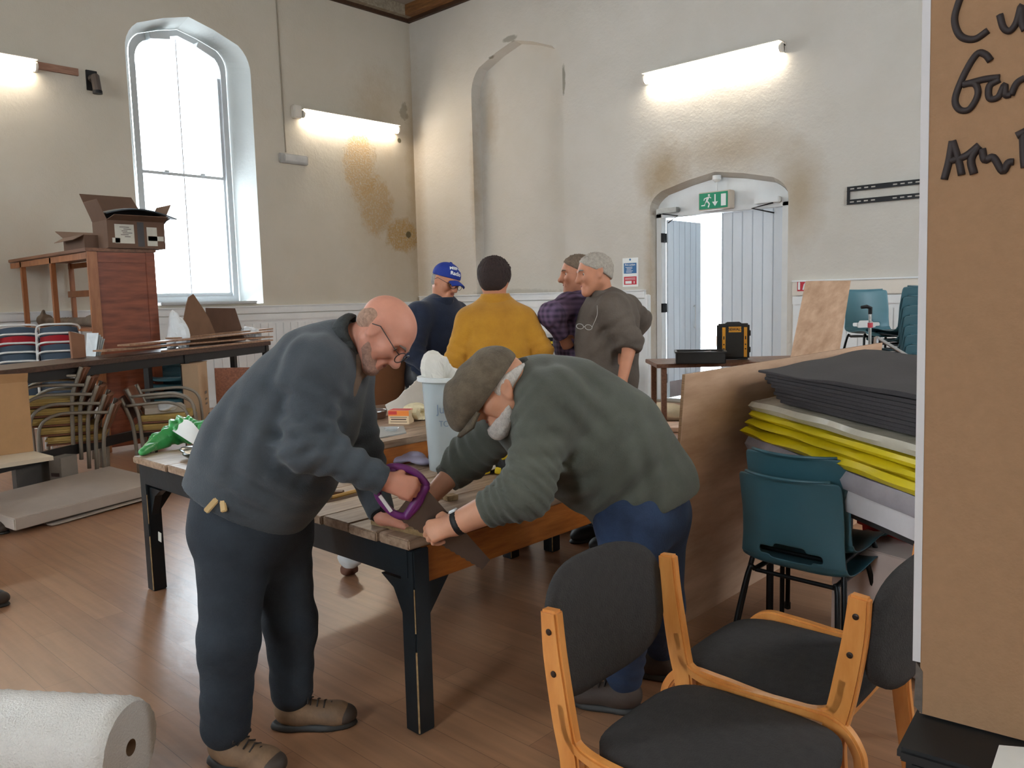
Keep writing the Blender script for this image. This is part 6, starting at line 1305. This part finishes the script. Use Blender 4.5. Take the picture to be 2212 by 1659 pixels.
# ---------------------------------------------------------------- the four standing at the back
def standing(label, D, px_pelvis, face, headp, hf, hu, H, sh, el, wr, torso, skin, top_mat, leg_mat, top_name, curl=(.35, .35, .4, .45), cuffs=(.96, .96), collar=True, hands=((0, 0, 1), (0, 0, 1)), folds=(), chain_r=None, shw=.092, ka=.04):
    """px joints at distance D; index 0 is the right-hand side of the person, 1 the left"""
    pel = dep(px_pelvis[0], px_pelvis[1], D); f = unit(V(face[0], face[1], 0)); lt_ = V(f[1], -f[0], 0)   # person's right
    bs = base(pel); t = thing('person', label, 'person', bs); hd = Head(headp, hf, hu, H)
    S = Soft(); hd.add(S); pts = [dep(q[0], q[1], D) for q, r in torso]; rs = [r for q, r in torso]
    S.chain(pts, [max(.05, r-.025) for r in rs], .05, (lt_, 1.25)); S.cone(pts[-1], hd.p(0, -.12, -.22), .062, .058, .03); S.cone(sh[0], sh[1], .055, .055, .04)
    for i in (0, 1):
        limb(S, [sh[i], el[i], wr[i]], [.058, .044, .03]); fd = unit(wr[i]-el[i]); n_ = np.array(hands[i], float); hand(S, wr[i], fd, n_, (f if abs(f@fd) < .6 else lt_*(-1 if i == 0 else 1)), list(curl), .18, .4)
    legs = []
    for i, s in ((0, 1), (1, -1)):
        hp = pel*V(1, 1, 0)+lt_*.095*s+V(0, 0, .90); kn = bs+lt_*.10*s+f*.03+V(0, 0, .48); an = bs+lt_*.11*s+V(0, 0, .10); legs.append((hp, kn, an)); limb(S, [hp, kn, an], [.09, .058, .042]); S.cone(an+V(0, 0, -.04), an+f*.15+V(0, 0, -.065), .032, .026, .02)
    S.cone(legs[0][0], legs[1][0], .1, .1, .05); S.cone((legs[0][0]+legs[1][0])/2, pts[0], .13, max(.1, rs[0]-.03), .05); S.build('body', skin, t, .008)
    S = Soft(); S.chain(pts, rs, .06, (lt_, 1.28)); S.cone(sh[0], sh[1], shw, shw, .07)
    for i in (0, 1): limb(S, [sh[i], el[i], el[i]+(wr[i]-el[i])*cuffs[i]], [shw, .072, .052], ka)
    S.cone(pts[0], pts[0]-V(0, 0, .12), rs[0], rs[0]*.97, .05, (lt_, 1.28))
    for fo_ in folds: S.fold(*fo_)
    for i in (0, 1): c_ = el[i]+(wr[i]-el[i])*cuffs[i]; S.fold(el[i], .15, sh[i]-el[i], .055, .007); S.cut(c_, wr[i]-el[i], c_, .09)
    S.cut(pts[0]-V(0, 0, .16), (0, 0, -1)); S.build(top_name, top_mat, t, .0095)
    S = Soft(); S.cone(legs[0][0], legs[1][0], .135, .135, .06); S.cone((legs[0][0]+legs[1][0])/2, pts[0]-V(0, 0, .05), .15, rs[0]*.9, .05, (lt_, 1.2))
    for hp, kn, an in legs: limb(S, [hp, kn, an-V(0, 0, .02)], [.118, .085, .075], .05); S.fold(kn, .18, (0, 0, 1), .09, .008)
    S.cut((0, 0, .05), (0, 0, -1)); S.build('trousers', leg_mat, t, .011)
    for hp, kn, an in legs: shoe('shoe', t, an*V(1, 1, 0)-f*.075, f, mat('shoe_black', (38, 36, 36), .6), sole_b, False, .29)
    return t, hd, lt_
dark_tr = mat('dark_trousers', (44, 50, 44), .85, var=.12, bump=.2, bscale=150); black_tr = mat('black_trousers', (30, 30, 34), .85, var=.12)
# blue cap and navy fleece
D = 5.75; navy = mat('navy_fleece', (34, 44, 68), .95, col2=(24, 32, 50), scale=6, bump=.3, bscale=120, sheen=.15)
fdir = dw(.75, 0, -.65)
t, hd, _ = standing('man in navy fleece and blue lettered cap looking down at the far bench', D, (938, 815), fdir, dep(963, 609, 5.70), dw(.74, .38, -.55), dw(.25, -.95, -.1), .245,
    [dep(905, 682, 5.55), dep(985, 680, 5.92)], [dep(893, 762, 5.45), dep(1005, 765, 5.85)], [dep(932, 800, 5.36), dep(985, 800, 5.6)], [((936, 800), .165), ((940, 745), .18), ((945, 690), .16), ((955, 658), .09)], skin_c, navy, dark_tr, 'fleece', hands=((0, 0, 1), (0, 0, 1)), cuffs=(.94, .94))
hd.extras(t, mat('grey_brow', (120, 104, 94), .9)); hd.glasses(t, mat('dark_spectacle_frame', (46, 40, 40), .35))
gh = mat('short_grey_hair', (150, 144, 138), .95, var=.25, scale=80, bump=.5, bscale=200)
hd.hair(t, 'hair', gh, [((0, -.02, 0), (0, 1, 0)), ((0, 0, .12), (0, 0, 1)), ((0, 0, -.2), (0, 0, -1))], .008, .006, .001)
capb = mat('royal_blue_cap', (26, 52, 140), .8, var=.08, bump=.2, bscale=150); S = Soft(); H = hd.H; S.ell(hd.p(0, -.05, .19), V(.37, .45, .37)*H, hd.M, .02); S.cut(hd.p(0, 0, .13), hd.M@V(0, .12, -1)); cp_ = S.build('baseball_cap', capb, t, .006, 'blue baseball cap with white lettering')
obj('cap_button', MB().lathe(hd.p(0, -.05, .55), [(.012, 0), (.010, .006), (.004, .008)], 12, hd.u), capb, cp_)
G = [[hd.p(u*.27, .33+.32*(1-.45*u*u)*v, .17-.02*v-.10*u*u-.05*v*v) for v in np.linspace(0, 1, 7)] for u in np.linspace(-1, 1, 13)]; obj('cap_peak', MB().grid(G, .006), capb, cp_, smooth=True)
def on_cap(p):
    c = hd.p(0, -.05, .19); q = hd.M.T@(p-c); q = q/np.linalg.norm(q/(V(.37, .45, .37)*H+.0025)); return c+hd.M@q
side = unit(hd.f*.70-hd.r*.25*0+hd.r*(.70 if (hd.r@FX) < 0 else -.70)); 
ctr = hd.p(0, -.05, .19)+unit(hd.f*.78+side*.35+hd.u*.62)*.40*H; zx = unit(ctr-hd.p(0, -.05, .19)); xx = unit(np.cross(hd.u, zx)); yy = np.cross(zx, xx)
lettering('cap_lettering', 'MIlPet', .038, ctr+yy*.021, xx, yy, mat('cap_white', (226, 228, 230), .7, var=.02), cp_, .0012, .0012, on_cap); lettering('cap_lettering', 'Radio', .036, ctr-yy*.018, xx, yy, mat('cap_white', (226, 228, 230), .7), cp_, .0012, .0012, on_cap)
nk = dep(953, 652, 5.7); obj('collar', MB().grid([[nk+.085*(unit(RX*V(1, 1, 0))*math.cos(a)+unit(FX*V(1, 1, 0))*math.sin(a))*(1+.12*v)+V(0, 0, -.03+.06*v) for v in np.linspace(0, 1, 4)] for a in np.linspace(0, 2*math.pi, 19)], .008), navy, t, smooth=True)
# mustard sweater, back turned
D = 5.0; must = mat('mustard_knit', (196, 140, 36), .95, col2=(168, 114, 26), scale=5, bump=.35, bscale=170, sheen=.15)
t, hd, _ = standing('person with dark hair in mustard sweater, back turned, at the far bench', D, (1080, 840), V(FX[0], FX[1]), dep(1068, 604, 4.98), dw(.22, .12, 1), dw(.02, -1, .05), .245,
    [dep(1130, 694, 4.98), dep(1014, 694, 4.98)], [dep(1170, 758, 4.94), dep(986, 774, 4.94)], [dep(1165, 772, 5.22), dep(1004, 800, 5.2)], [((1074, 815), .168), ((1074, 750), .172), ((1073, 700), .155), ((1070, 655), .08)], skin_c, must, black_tr, 'sweater', hands=((0, 0, 1), (0, 0, 1)), shw=.085, ka=.018, folds=((dep(1080, 740, 4.75), .3, dw(.2, 1), .14, .006), (dep(1010, 760, 4.8), .2, dw(.5, 1), .1, .006)))
hd.hair(t, 'hair', mat('dark_brown_hair', (46, 30, 26), .8, var=.3, scale=60, bump=.6, bscale=160), [((0, .16, 0), (0, 1, -.25)), ((0, -.05, -.33), (0, .15, -1))], .007, .022, .004); hd.extras(t, mat('brown_brow', (50, 34, 28), .9)); hd.glasses(t, mat('dark_spectacle_frame', (46, 40, 40), .35))
nk = dep(1070, 650, 4.98); obj('collar', MB().grid([[nk+(unit(RX*V(1, 1, 0))*.10*math.cos(a)+unit(FX*V(1, 1, 0))*.085*math.sin(a))*(1.15-.28*v)+V(0, 0, -.03+.075*v) for v in np.linspace(0, 1, 5)] for a in np.linspace(0, 2*math.pi, 19)], .009), must, t, smooth=True)
# purple checked shirt
def check_mat():
    M = mat('purple_check', (84, 66, 92), .85, var=.1, bump=.15, bscale=120); nt = M.node_tree; N = nt.nodes; L = nt.links; b = N['Principled BSDF']; tc = N.new('ShaderNodeTexCoord'); outs = []
    for ax in ('X', 'Z'):
        wv = N.new('ShaderNodeTexWave'); wv.bands_direction = ax; wv.inputs['Scale'].default_value = 9; wv.inputs['Distortion'].default_value = .4; L.new(tc.outputs['Object'], wv.inputs['Vector']); outs.append(wv.outputs['Fac'])
    a = N.new('ShaderNodeMath'); a.operation = 'ADD'; L.new(outs[0], a.inputs[0]); L.new(outs[1], a.inputs[1]); r = N.new('ShaderNodeValToRGB'); r.color_ramp.elements[0].color = (*lin((56, 44, 66)), 1); r.color_ramp.elements[1].color = (*lin((112, 90, 118)), 1); r.color_ramp.elements[1].position = .9
    mm = N.new('ShaderNodeMath'); mm.operation = 'MULTIPLY'; mm.inputs[1].default_value = .5; L.new(a.outputs[0], mm.inputs[0]); L.new(mm.outputs[0], r.inputs[0]); L.new(r.outputs[0], b.inputs['Base Color']); return M
D = 5.30
t, hd, _ = standing('man in purple checked shirt, hand on hip, looking left at the back', D, (1258, 830), dw(-.75, 0, -.65), dep(1246, 593, 5.26), dw(-1, .08, -.05), dw(.04, -1), .25,
    [dep(1228, 660, 5.16), dep(1300, 662, 5.52)], [dep(1190, 680, 4.98), dep(1345, 720, 5.6)], [dep(1216, 728, 5.08), dep(1330, 790, 5.5)], [((1258, 800), .135), ((1256, 740), .15), ((1258, 690), .155), ((1258, 650), .085)], skin_c, check_mat(), black_tr, 'checked_shirt', hands=(tuple(-FX), (0, 0, 1)), curl=(.9, .9, .9, .9), shw=.080)
brh = mat('grey_brown_hair', (118, 100, 84), .95, var=.25, scale=80, bump=.5, bscale=200); hd.extras(t, brh); hd.hair(t, 'hair', brh, [((0, .30, .3), (0, 1, -.35)), ((0, .02, .08), (0, .65, -1)), ((0, -.05, -.25), (0, .5, -1))], .007, .007, .004)
# brown shirt
D = 5.0; bsh = mat('brown_grey_shirt', (104, 92, 82), .85, col2=(80, 70, 62), scale=4, bump=.3, bscale=90)
t, hd, _ = standing('grey-haired man in brown shirt with rolled sleeves, in profile beside the doorway', D, (1312, 830), dw(-.88, 0, -.45), dep(1284, 592, 4.94), dw(-.98, .16, -.12), dw(-.10, -1), .25,
    [dep(1352, 668, 5.22), dep(1322, 668, 4.80)], [dep(1382, 690, 5.3), dep(1362, 738, 4.74)], [dep(1345, 760, 5.35), dep(1344, 822, 4.68)], [((1312, 810), .165), ((1310, 745), .17), ((1312, 690), .165), ((1306, 648), .09)], skin_c, bsh, denim, 'shirt', hands=((0, 0, 1), tuple(unit(-FX+.2*RX))), cuffs=(.95, .22), folds=((dep(1290, 720, 4.8), .25, dw(.6, 1), .09, .008), (dep(1340, 690, 4.75), .15, dw(.4, 1), .06, .007)))
hd.extras(t, gh); hd.hair(t, 'hair', mat('silver_hair', (172, 162, 150), .95, var=.2, scale=80, bump=.5, bscale=200), [((0, .30, .3), (0, 1, -.35)), ((0, .02, .06), (0, .65, -1)), ((0, -.05, -.25), (0, .5, -1))], .007, .006, .004)
nk = dep(1306, 640, 4.98); obj('collar', MB().grid([[nk+.09*(unit(RX*V(1, 1, 0))*math.cos(a)+unit(FX*V(1, 1, 0))*math.sin(a))*(1.05+.1*v)+V(0, 0, -.035+.07*v) for v in np.linspace(0, 1, 4)] for a in np.linspace(0, 2*math.pi, 19)], .008), bsh, t, smooth=True)
mb = MB(); c_ = dep(1262, 706, 4.70); 
for q in (-1, 1): mb.tube([c_+dw(1, .1, 0)*(.025*q)+dw(1, .1)*.021*math.cos(a)+dw(0, 1)*.015*math.sin(a) for a in np.linspace(0, 6.283, 15)[:-1]], .0016, 5, True)
mb.tube([c_+dw(1, .1)*-.005, c_+dw(1, .1)*.005], .0016, 5).tube(bez([c_+dw(1, .1)*.045, c_+dw(1, -.9)*.10, dep(1290, 660, 4.74)], 6), .0014, 5); obj('glasses', mb, mat('pale_frame', (190, 186, 180), .3), t, smooth=True)

# boots at the left edge, their owners' things left on the floor
for px_, py_, mt_, lab in ((18, 1152, mat('brown_boot', (70, 58, 50), .6), 'brown boot at the left photo edge beside the flat carton'), (17, 1308, mat('black_boot', (30, 28, 28), .5), 'black boot lower at the left photo edge')):
    d_ = unit(V(RX[0], RX[1], 0)); q_ = atz(px_, py_)-d_*.30; t = thing('boot', lab, 'boot', q_); shoe('upper', t, q_, d_, mt_, sole_b)
